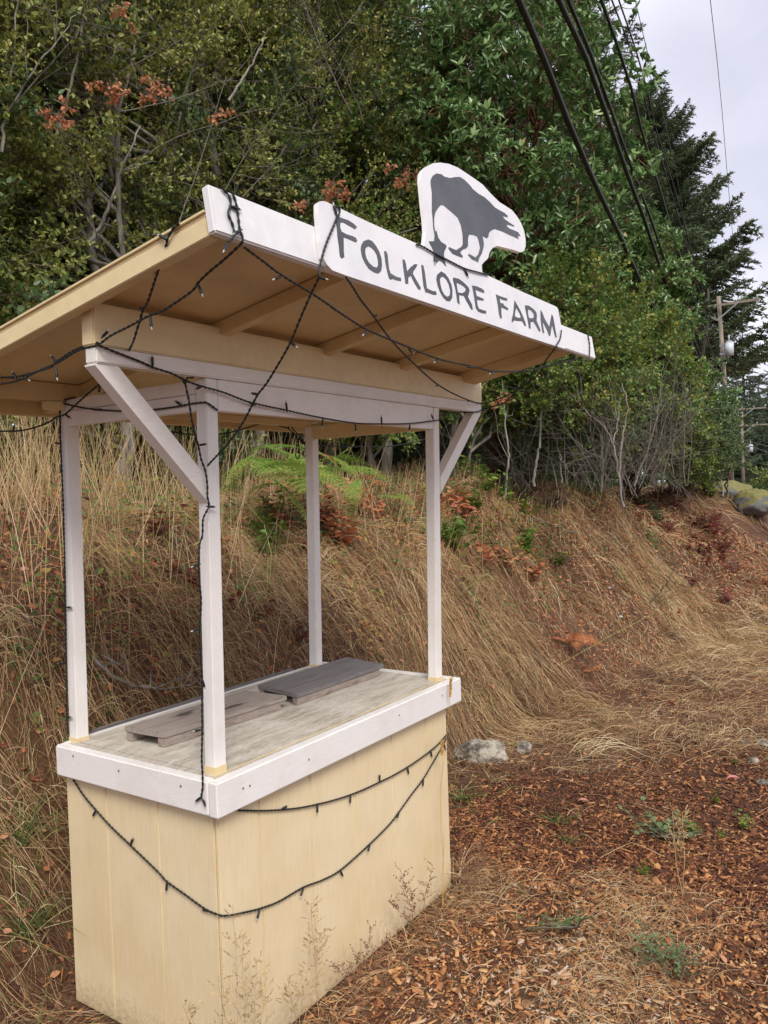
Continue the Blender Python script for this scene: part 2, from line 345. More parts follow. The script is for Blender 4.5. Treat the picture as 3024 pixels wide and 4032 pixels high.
# posts
PX0, PY0, PX1, PY1 = 0.0217, 0.0281, 1.4492, 0.7694; PW, PD = 0.0505, 0.0455; ZR, ZA, ZH, ZT = 2.0843, 2.1825, 2.2284, 2.3406
for x in (PX0, PX1-PW):
    for y in (PY0, PY1-PD):
        front = y == PY0
        board('post', (x, y, TOT-0.03), (x+PW, y+PD, ZA-0.001 if front else 2.170), M_post, stand, 0.003)
        board('post_foot', (x-0.0012, y-0.0012, TOT-0.02), (x+PW+0.0012, y+PD+0.0012, TOT+(0.012 if x > 1 else 0.02)*(1 if front else .6)), M_cream, stand, 0.001)
HY, HTH = 0.0187, 0.0474
board('beam', (-0.3782, HY, ZA), (1.8492, HY+HTH, ZH-0.001), M_white_canopy, stand, 0.004)
board('header', (-0.3862, HY-0.002, ZH), (1.8492, HY+HTH+0.002, ZT), M_cream, stand, 0.004)
board('rail', (PX0+PW+0.001, PY0+0.001, ZR), (PX1-PW-0.001, PY0+0.036, ZA-0.001), M_white_canopy, stand, 0.002)
board('rail', (PX0+0.001, PY0+PD+0.001, ZR), (PX0+0.036, PY1-PD-0.001, 2.1355), M_white_canopy, stand, 0.002)
board('rail', (PX0+0.001, PY0+PD+0.001, 2.1375), (PX0+0.036, PY1-PD-0.001, 2.178), M_white_canopy, stand, 0.002)
board('rail', (PX1-0.036, PY0+PD+0.001, ZR), (PX1-0.001, PY1-PD-0.001, 2.160), M_cream, stand, 0.002)
board('rail', (PX1-PW+0.001, PY0+PD+0.002, ZR+0.015), (PX1-0.037, PY1-PD-0.002, 2.150), M_cream, stand, 0.002)
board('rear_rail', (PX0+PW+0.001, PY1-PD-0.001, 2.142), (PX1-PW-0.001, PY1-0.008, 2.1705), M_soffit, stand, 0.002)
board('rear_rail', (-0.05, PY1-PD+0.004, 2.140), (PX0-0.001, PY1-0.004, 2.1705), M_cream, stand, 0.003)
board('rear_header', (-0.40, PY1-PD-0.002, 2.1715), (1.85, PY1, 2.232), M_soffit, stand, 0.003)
# braces
def brace(x_in, x_out, sgn):
    z0, z1, w = 1.7966, 1.8704, 0.0741
    pts = [(x_in, z0), (x_in, z1), (x_out-sgn*w, ZA-0.001), (x_out, ZA-0.001), (x_out, ZA-0.006)]
    prism('brace', [pts], lambda x, z, d: (x, d, z), PY0-0.0035, PY0+0.040, M_white_canopy, stand)
brace(PX0+0.0, -0.3782, -1)
brace(PX1, 1.8492, 1)
# roof
RX0, RX1 = -0.4382, 1.785
board('fascia_board', (-0.4382, 0.0, 0.0), (2.0408, 0.0246, 0.1109), M_fascia, stand, 0.004, roof)
for x in (0.075, 0.595, 1.110):
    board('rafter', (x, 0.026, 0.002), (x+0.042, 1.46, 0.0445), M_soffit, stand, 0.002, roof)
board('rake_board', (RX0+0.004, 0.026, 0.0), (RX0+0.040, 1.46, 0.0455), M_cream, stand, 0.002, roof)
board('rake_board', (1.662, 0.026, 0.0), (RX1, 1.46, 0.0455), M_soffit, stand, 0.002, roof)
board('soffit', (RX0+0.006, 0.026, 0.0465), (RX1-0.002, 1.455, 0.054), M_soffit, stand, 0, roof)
board('roof_sheet', (RX0, 0.026, 0.0548), (RX1+0.002, 1.47, 0.0615), M_cream, stand, 0.001, roof)
board('rear_fascia', (RX0, 1.472, -0.004), (RX1, 1.490, 0.075), M_cream, stand, 0.002, roof)
# bolts and knots that read on the fascia and apron
M_nail = flat_mat('rusty_nail', (0.32, 0.25, 0.17), 0.6, 0.3)
def nail(x, y, z, ax, r=0.004, parent=stand):
    v, f = tube_np([(0, 0, 0), (0, 0, 0.0012)], r, 8); c = np.arange(8)
    me = bpy.data.meshes.new('nail_head')
    A = {0: lambda p_: (x-p_[2], y+p_[0], z+p_[1]), 1: lambda p_: (x+p_[0], y-p_[2], z+p_[1])}[ax]
    me.from_pydata([A(q) for q in v], [], [tuple(int(t) for t in q) for q in f]+[tuple(range(8, 16))]); mat_slot(me, M_nail)
    return mobj('nail_head', me, parent)
for (y, z) in ((0.665, 0.925), (0.42, 0.913), (0.12, 0.915)): nail(-0.0366, y, z, 0, 0.0045)
for (x, z) in ((0.075, 0.90), (0.105, 0.898), (0.40, 0.895), (0.98, 0.905), (1.33, 0.905)): nail(x, -0.0385, z, 1, 0.004)
# name sign standing on the fascia, cut to the outline of the animal
SIGN = {"F":[[[0.029,0.1535],[0.048,0.1539],[0.0783,0.1559],[0.1024,0.1524],[0.1172,0.1467],[0.1054,0.137],[0.0863,0.1394],[0.0639,0.1416],[0.052,0.1428],[0.0381,0.1387],[0.033,0.1234],[0.037,0.1126],[0.0591,0.1106],[0.088,0.1128],[0.102,0.1115],[0.1064,0.1037],[0.0981,0.0973],[0.0716,0.0985],[0.0418,0.0983],[0.0371,0.0782],[0.0316,0.0576],[0.0296,0.0396],[0.0157,0.0326],[0.0092,0.0375],[0.012,0.0637],[0.0132,0.0938],[0.0167,0.116],[0.0168,0.1331]]],"O":[[[0.1643,0.1223],[0.1833,0.1225],[0.1999,0.1128],[0.2131,0.0976],[0.2193,0.0784],[0.2159,0.0571],[0.2067,0.0391],[0.1887,0.0267],[0.1673,0.0258],[0.1423,0.031],[0.1274,0.0444],[0.1177,0.06],[0.117,0.0797],[0.1229,0.0944],[0.1384,0.1104]],[[0.1583,0.1011],[0.1751,0.1001],[0.1888,0.0943],[0.197,0.0825],[0.1983,0.0669],[0.195,0.0525],[0.1837,0.0428],[0.1664,0.0429],[0.1493,0.0493],[0.1393,0.0604],[0.1368,0.0755],[0.142,0.0901]]],"L":[[[0.2411,0.1053],[0.2518,0.1078],[0.2572,0.0986],[0.2535,0.0722],[0.2519,0.0533],[0.2566,0.0415],[0.2861,0.0372],[0.3117,0.0389],[0.3095,0.029],[0.2912,0.0265],[0.2623,0.0265],[0.2527,0.0215],[0.2432,0.0237],[0.239,0.0436],[0.2377,0.0733]]],"K":[[[0.3393,0.1019],[0.3509,0.1045],[0.3558,0.0923],[0.3548,0.0681],[0.3775,0.085],[0.41,0.1037],[0.4265,0.1059],[0.4161,0.0945],[0.3924,0.076],[0.3876,0.0677],[0.4025,0.0514],[0.4223,0.0308],[0.4183,0.0227],[0.4047,0.0225],[0.3858,0.0407],[0.3738,0.0588],[0.3555,0.049],[0.3492,0.0286],[0.3331,0.0254],[0.3348,0.052],[0.3365,0.0785]]],"L2":[[[0.4504,0.1094],[0.4626,0.1113],[0.4655,0.0915],[0.4628,0.061],[0.4617,0.036],[0.4939,0.0334],[0.519,0.037],[0.5176,0.0253],[0.4948,0.0218],[0.4665,0.022],[0.4475,0.0209],[0.442,0.0396],[0.4456,0.0724]]],"O2":[[[0.577,0.1157],[0.6039,0.1121],[0.6227,0.0999],[0.6338,0.0815],[0.6337,0.061],[0.6238,0.0357],[0.6039,0.0195],[0.5802,0.0167],[0.5602,0.024],[0.5437,0.041],[0.5362,0.0595],[0.5344,0.0791],[0.5447,0.0969]],[[0.5856,0.0996],[0.6032,0.093],[0.6152,0.0779],[0.6182,0.058],[0.6104,0.0419],[0.591,0.032],[0.5723,0.0348],[0.56,0.0483],[0.556,0.0662],[0.558,0.0838],[0.5665,0.0928]]],"R":[[[0.6555,0.111],[0.6954,0.1147],[0.7295,0.108],[0.757,0.0982],[0.7643,0.0889],[0.7549,0.0749],[0.7422,0.0604],[0.7517,0.0485],[0.7632,0.0368],[0.7631,0.0191],[0.7515,0.0165],[0.7386,0.0295],[0.7203,0.0473],[0.7118,0.0578],[0.6774,0.0544],[0.673,0.0417],[0.6697,0.0203],[0.6553,0.0252],[0.6572,0.0477],[0.6576,0.0744],[0.6517,0.0999]],[[0.6743,0.097],[0.701,0.0963],[0.727,0.0924],[0.7374,0.0868],[0.7273,0.0758],[0.7024,0.0657],[0.6724,0.0624],[0.6716,0.0771]]],"E":[[[0.7895,0.1098],[0.8263,0.1139],[0.8654,0.113],[0.8826,0.109],[0.8788,0.0988],[0.8468,0.0985],[0.8142,0.0985],[0.8095,0.0945],[0.8127,0.0765],[0.8517,0.0759],[0.8661,0.0754],[0.8621,0.0684],[0.8277,0.0643],[0.8086,0.0618],[0.8063,0.0413],[0.812,0.0306],[0.8414,0.0303],[0.8685,0.0318],[0.8645,0.0211],[0.8301,0.0175],[0.8013,0.0189],[0.7889,0.0291],[0.7905,0.0508],[0.791,0.0786]]],"F2":[[[0.977,0.1128],[1.0178,0.1128],[1.0737,0.1148],[1.0697,0.1048],[1.0279,0.1015],[1.0054,0.103],[1.0037,0.0857],[1.0296,0.087],[1.0346,0.0813],[1.0678,0.0755],[1.0623,0.0672],[1.033,0.0678],[1.0066,0.0692],[0.9974,0.0454],[0.9946,0.0254],[0.9793,0.023],[0.9746,0.0384],[0.9789,0.0715],[0.9784,0.0942]]],"A":[[[1.142,0.1205],[1.1581,0.1063],[1.1814,0.0864],[1.1991,0.0619],[1.2097,0.0429],[1.2119,0.0288],[1.197,0.0279],[1.1795,0.0433],[1.1379,0.0377],[1.0995,0.034],[1.0909,0.0259],[1.0788,0.024],[1.0838,0.0365],[1.1085,0.064],[1.1259,0.0939]],[[1.144,0.091],[1.156,0.0821],[1.1711,0.071],[1.1728,0.0559],[1.1434,0.0512],[1.1169,0.0526],[1.128,0.0706]]],"R2":[[[1.2355,0.1165],[1.2733,0.1224],[1.3168,0.1165],[1.3424,0.1066],[1.3432,0.0924],[1.3287,0.0687],[1.3407,0.0528],[1.3528,0.0368],[1.3491,0.0262],[1.3338,0.0268],[1.3124,0.0466],[1.2925,0.0594],[1.2648,0.0533],[1.2559,0.0362],[1.2544,0.0248],[1.2357,0.0234],[1.2376,0.0473],[1.2369,0.075],[1.2345,0.1024]],[[1.2602,0.105],[1.2909,0.105],[1.3116,0.0943],[1.3105,0.0817],[1.2846,0.0705],[1.255,0.0692],[1.2533,0.0847]]],"M":[[[1.3935,0.1242],[1.4083,0.1177],[1.4233,0.091],[1.4499,0.0696],[1.4611,0.064],[1.4834,0.0933],[1.5119,0.1257],[1.5234,0.1202],[1.5249,0.0924],[1.5237,0.0586],[1.5243,0.0289],[1.5077,0.0236],[1.5,0.0477],[1.4944,0.0765],[1.4755,0.0551],[1.4524,0.0242],[1.4378,0.0221],[1.4249,0.0439],[1.4004,0.0692],[1.3926,0.0716],[1.39,0.0495],[1.3903,0.0261],[1.3723,0.0253],[1.3717,0.054],[1.3791,0.0911]]],"animal":[[[0.6662,0.4765],[0.7032,0.485],[0.7212,0.4825],[0.7625,0.4904],[0.8079,0.508],[0.846,0.5205],[0.8802,0.5202],[0.9126,0.5129],[0.9375,0.503],[0.9792,0.4979],[1.0318,0.499],[1.0749,0.4916],[1.1102,0.4816],[1.1501,0.4817],[1.1917,0.4839],[1.2232,0.4794],[1.2202,0.4718],[1.1936,0.4676],[1.1714,0.4635],[1.1886,0.4551],[1.2294,0.4528],[1.2759,0.4517],[1.2649,0.4458],[1.2338,0.4426],[1.2022,0.437],[1.1948,0.4287],[1.2185,0.4255],[1.2712,0.4296],[1.3025,0.4318],[1.3192,0.4187],[1.305,0.4163],[1.2916,0.4156],[1.2924,0.4006],[1.268,0.4002],[1.2069,0.3963],[1.1568,0.3949],[1.1152,0.3916],[1.0737,0.3865],[1.0372,0.3717],[1.0117,0.3545],[1.0016,0.3379],[0.987,0.329],[0.968,0.3278],[0.9498,0.3285],[0.952,0.3046],[0.9463,0.2894],[0.9191,0.2553],[0.8886,0.2312],[0.8725,0.2106],[0.8569,0.2122],[0.8255,0.2119],[0.8015,0.2215],[0.8072,0.2278],[0.8276,0.2275],[0.8584,0.2261],[0.8863,0.2443],[0.9116,0.2742],[0.9095,0.2978],[0.9046,0.3138],[0.8761,0.3135],[0.8385,0.3058],[0.8235,0.2869],[0.813,0.2576],[0.7964,0.2453],[0.7653,0.233],[0.7441,0.2198],[0.7452,0.2136],[0.7579,0.2083],[0.7528,0.2012],[0.7208,0.1998],[0.6821,0.199],[0.6578,0.211],[0.6636,0.2187],[0.6886,0.2182],[0.7147,0.2195],[0.7625,0.2439],[0.7743,0.2549],[0.7856,0.2909],[0.7851,0.3273],[0.7697,0.3498],[0.7363,0.3572],[0.7001,0.3635],[0.6766,0.3682],[0.6561,0.3624],[0.6317,0.3444],[0.606,0.3215],[0.5927,0.299],[0.5837,0.2715],[0.5836,0.2496],[0.5924,0.2581],[0.5984,0.2346],[0.613,0.224],[0.6456,0.2208],[0.6466,0.2147],[0.6241,0.1936],[0.6162,0.1791],[0.6184,0.1403],[0.5946,0.1508],[0.577,0.1522],[0.54,0.1295],[0.5513,0.1551],[0.5474,0.1788],[0.5371,0.1917],[0.5268,0.2046],[0.565,0.2145],[0.5757,0.2383],[0.575,0.263],[0.5807,0.2895],[0.5854,0.3221],[0.5967,0.3567],[0.6081,0.3915],[0.6098,0.4206],[0.6155,0.4382],[0.6361,0.459]]],"board":[[[0.4916,0.1803],[0.5061,0.2026],[0.523,0.2373],[0.5318,0.2826],[0.5366,0.3333],[0.5436,0.3787],[0.5492,0.4176],[0.5601,0.4429],[0.5774,0.461],[0.6117,0.4853],[0.6556,0.5093],[0.7118,0.5297],[0.7749,0.5461],[0.8445,0.5552],[0.9063,0.5543],[0.9702,0.5534],[1.0358,0.5505],[1.0911,0.5345],[1.1646,0.5191],[1.2305,0.5191],[1.281,0.518],[1.3194,0.5055],[1.3549,0.4839],[1.3707,0.4569],[1.3708,0.4179],[1.3582,0.3876],[1.3304,0.3598],[1.2938,0.3463],[1.2176,0.3391],[1.1304,0.3278],[1.0674,0.319],[1.0257,0.3012],[0.9899,0.2769],[0.9682,0.2492],[0.9303,0.2268],[0.9018,0.2085],[0.8954,0.1815]]],"top":[[[-0.0502,0.1676],[-0.0419,0.1752],[-0.0274,0.1808],[-0.0104,0.1832],[0.1835,0.1771],[0.4794,0.1784]]],"top2":[[[0.9432,0.1764],[1.2245,0.1719],[1.5755,0.1722],[1.6045,0.162],[1.6023,0.1045],[1.6044,0.0668],[1.5699,-0.0136],[1.0676,-0.0225],[0.4457,-0.0136]]],"bot":[[[0.5413,-0.0122],[0.2884,-0.0104],[0.0224,-0.0128],[-0.0436,-0.0088],[-0.0657,0.006],[-0.0676,0.0612],[-0.0569,0.1386]]]}
ol = [(1.601, -0.0130), (1.2, -0.0150), (0.5413, -0.0125), (0.0224, -0.0125), (-0.035, -0.011), (-0.055, 0.0), (-0.0677, 0.018), (-0.0676, 0.0612), (-0.0569, 0.1386), (-0.0502, 0.1676), (-0.0419, 0.1752), (-0.0274, 0.1808), (-0.0104, 0.1832), (0.1835, 0.1785), (0.47, 0.1784)]
ol += SIGN['board'][0]+[(0.9432, 0.1764), (1.2245, 0.1719), (1.5755, 0.1722), (1.594, 0.1705), (1.6035, 0.162), (1.6040, 0.1045), (1.6042, 0.0)]
sign = prism('sign_board', [ol], lambda x, v, d: roof(x, d, v), -0.0165, -0.0012, M_sign, stand, M_fascia)
for k in ('F', 'O', 'L', 'K', 'L2', 'O2', 'R', 'E', 'F2', 'A', 'R2', 'M', 'animal'):
    prism('letter' if k != 'animal' else 'animal_silhouette', SIGN[k], lambda x, v, d: roof(x, d, v), -0.0176, -0.0168, M_black_b, sign)
# trays on the counter
def tray(label, C4, zt, mt, mr, th=0.019, inset=0.03):
    """C4: front-left, front-right, back-right, back-left corners of the top board"""
    t = empty('wooden_tray', (C4[0][0], C4[0][1], TOT-0.003), label, 'wooden tray', 'low wooden trays on the counter')
    o = np.array([C4[0][0], C4[0][1], TOT-0.003]); zb = TOT-0.0025
    C_ = [np.array(c) for c in C4]
    def slab(name, quad, z0, z1, mat, z0b=None, z1b=None, bev=0.002):
        bm = bmesh.new(); vs_ = []
        for z in (z0, z1):
            for q in quad: vs_.append(bm.verts.new(Vector(shear((q[0], q[1], z)))-Vector(o)))
        for f in ((3, 2, 1, 0), (4, 5, 6, 7), (0, 1, 5, 4), (1, 2, 6, 5), (2, 3, 7, 6), (3, 0, 4, 7)): bm.faces.new([vs_[i] for i in f])
        bmesh.ops.bevel(bm, geom=bm.edges[:], offset=bev, segments=2, affect='EDGES', clamp_overlap=True)
        bmesh.ops.recalc_face_normals(bm, faces=bm.faces[:])
        me = bpy.data.meshes.new(name); bm.to_mesh(me); bm.free(); mat_slot(me, mat); return mobj(name, me, t)
    fl, fr, br, bl = C_
    slab('top_board', (fl, fr, br, bl), zt-th, zt, mt)
    ux = (fr-fl)/np.linalg.norm(fr-fl); ub = (br-bl)/np.linalg.norm(br-bl); n1_ = (bl-fl)/np.linalg.norm(bl-fl); w = 0.036
    slab('runner', (fl+ux*.004+n1_*.004, fr-ux*inset+n1_*.004, fr-ux*inset+n1_*w, fl+ux*.004+n1_*w), zb, zt-th-0.0006, mr)
    slab('runner', (bl+ub*.004-n1_*w, br-ub*inset-n1_*w, br-ub*inset-n1_*.006, bl+ub*.004-n1_*.006), zb, zt-th-0.0006, mr)
    return t
tray('brown weathered wooden tray with a dark stain, nearest the left end of the counter', [(0.129, 0.385), (0.731, 0.341), (0.717, 0.558), (0.119, 0.583)], 1.0, M_wood_a, M_wood_c)
tray('dark grey weathered wooden tray lying farther along the counter', [(0.775, 0.325), (1.405, 0.319), (1.462, 0.582), (0.822, 0.586)], 0.998, M_wood_b, M_wood_c)
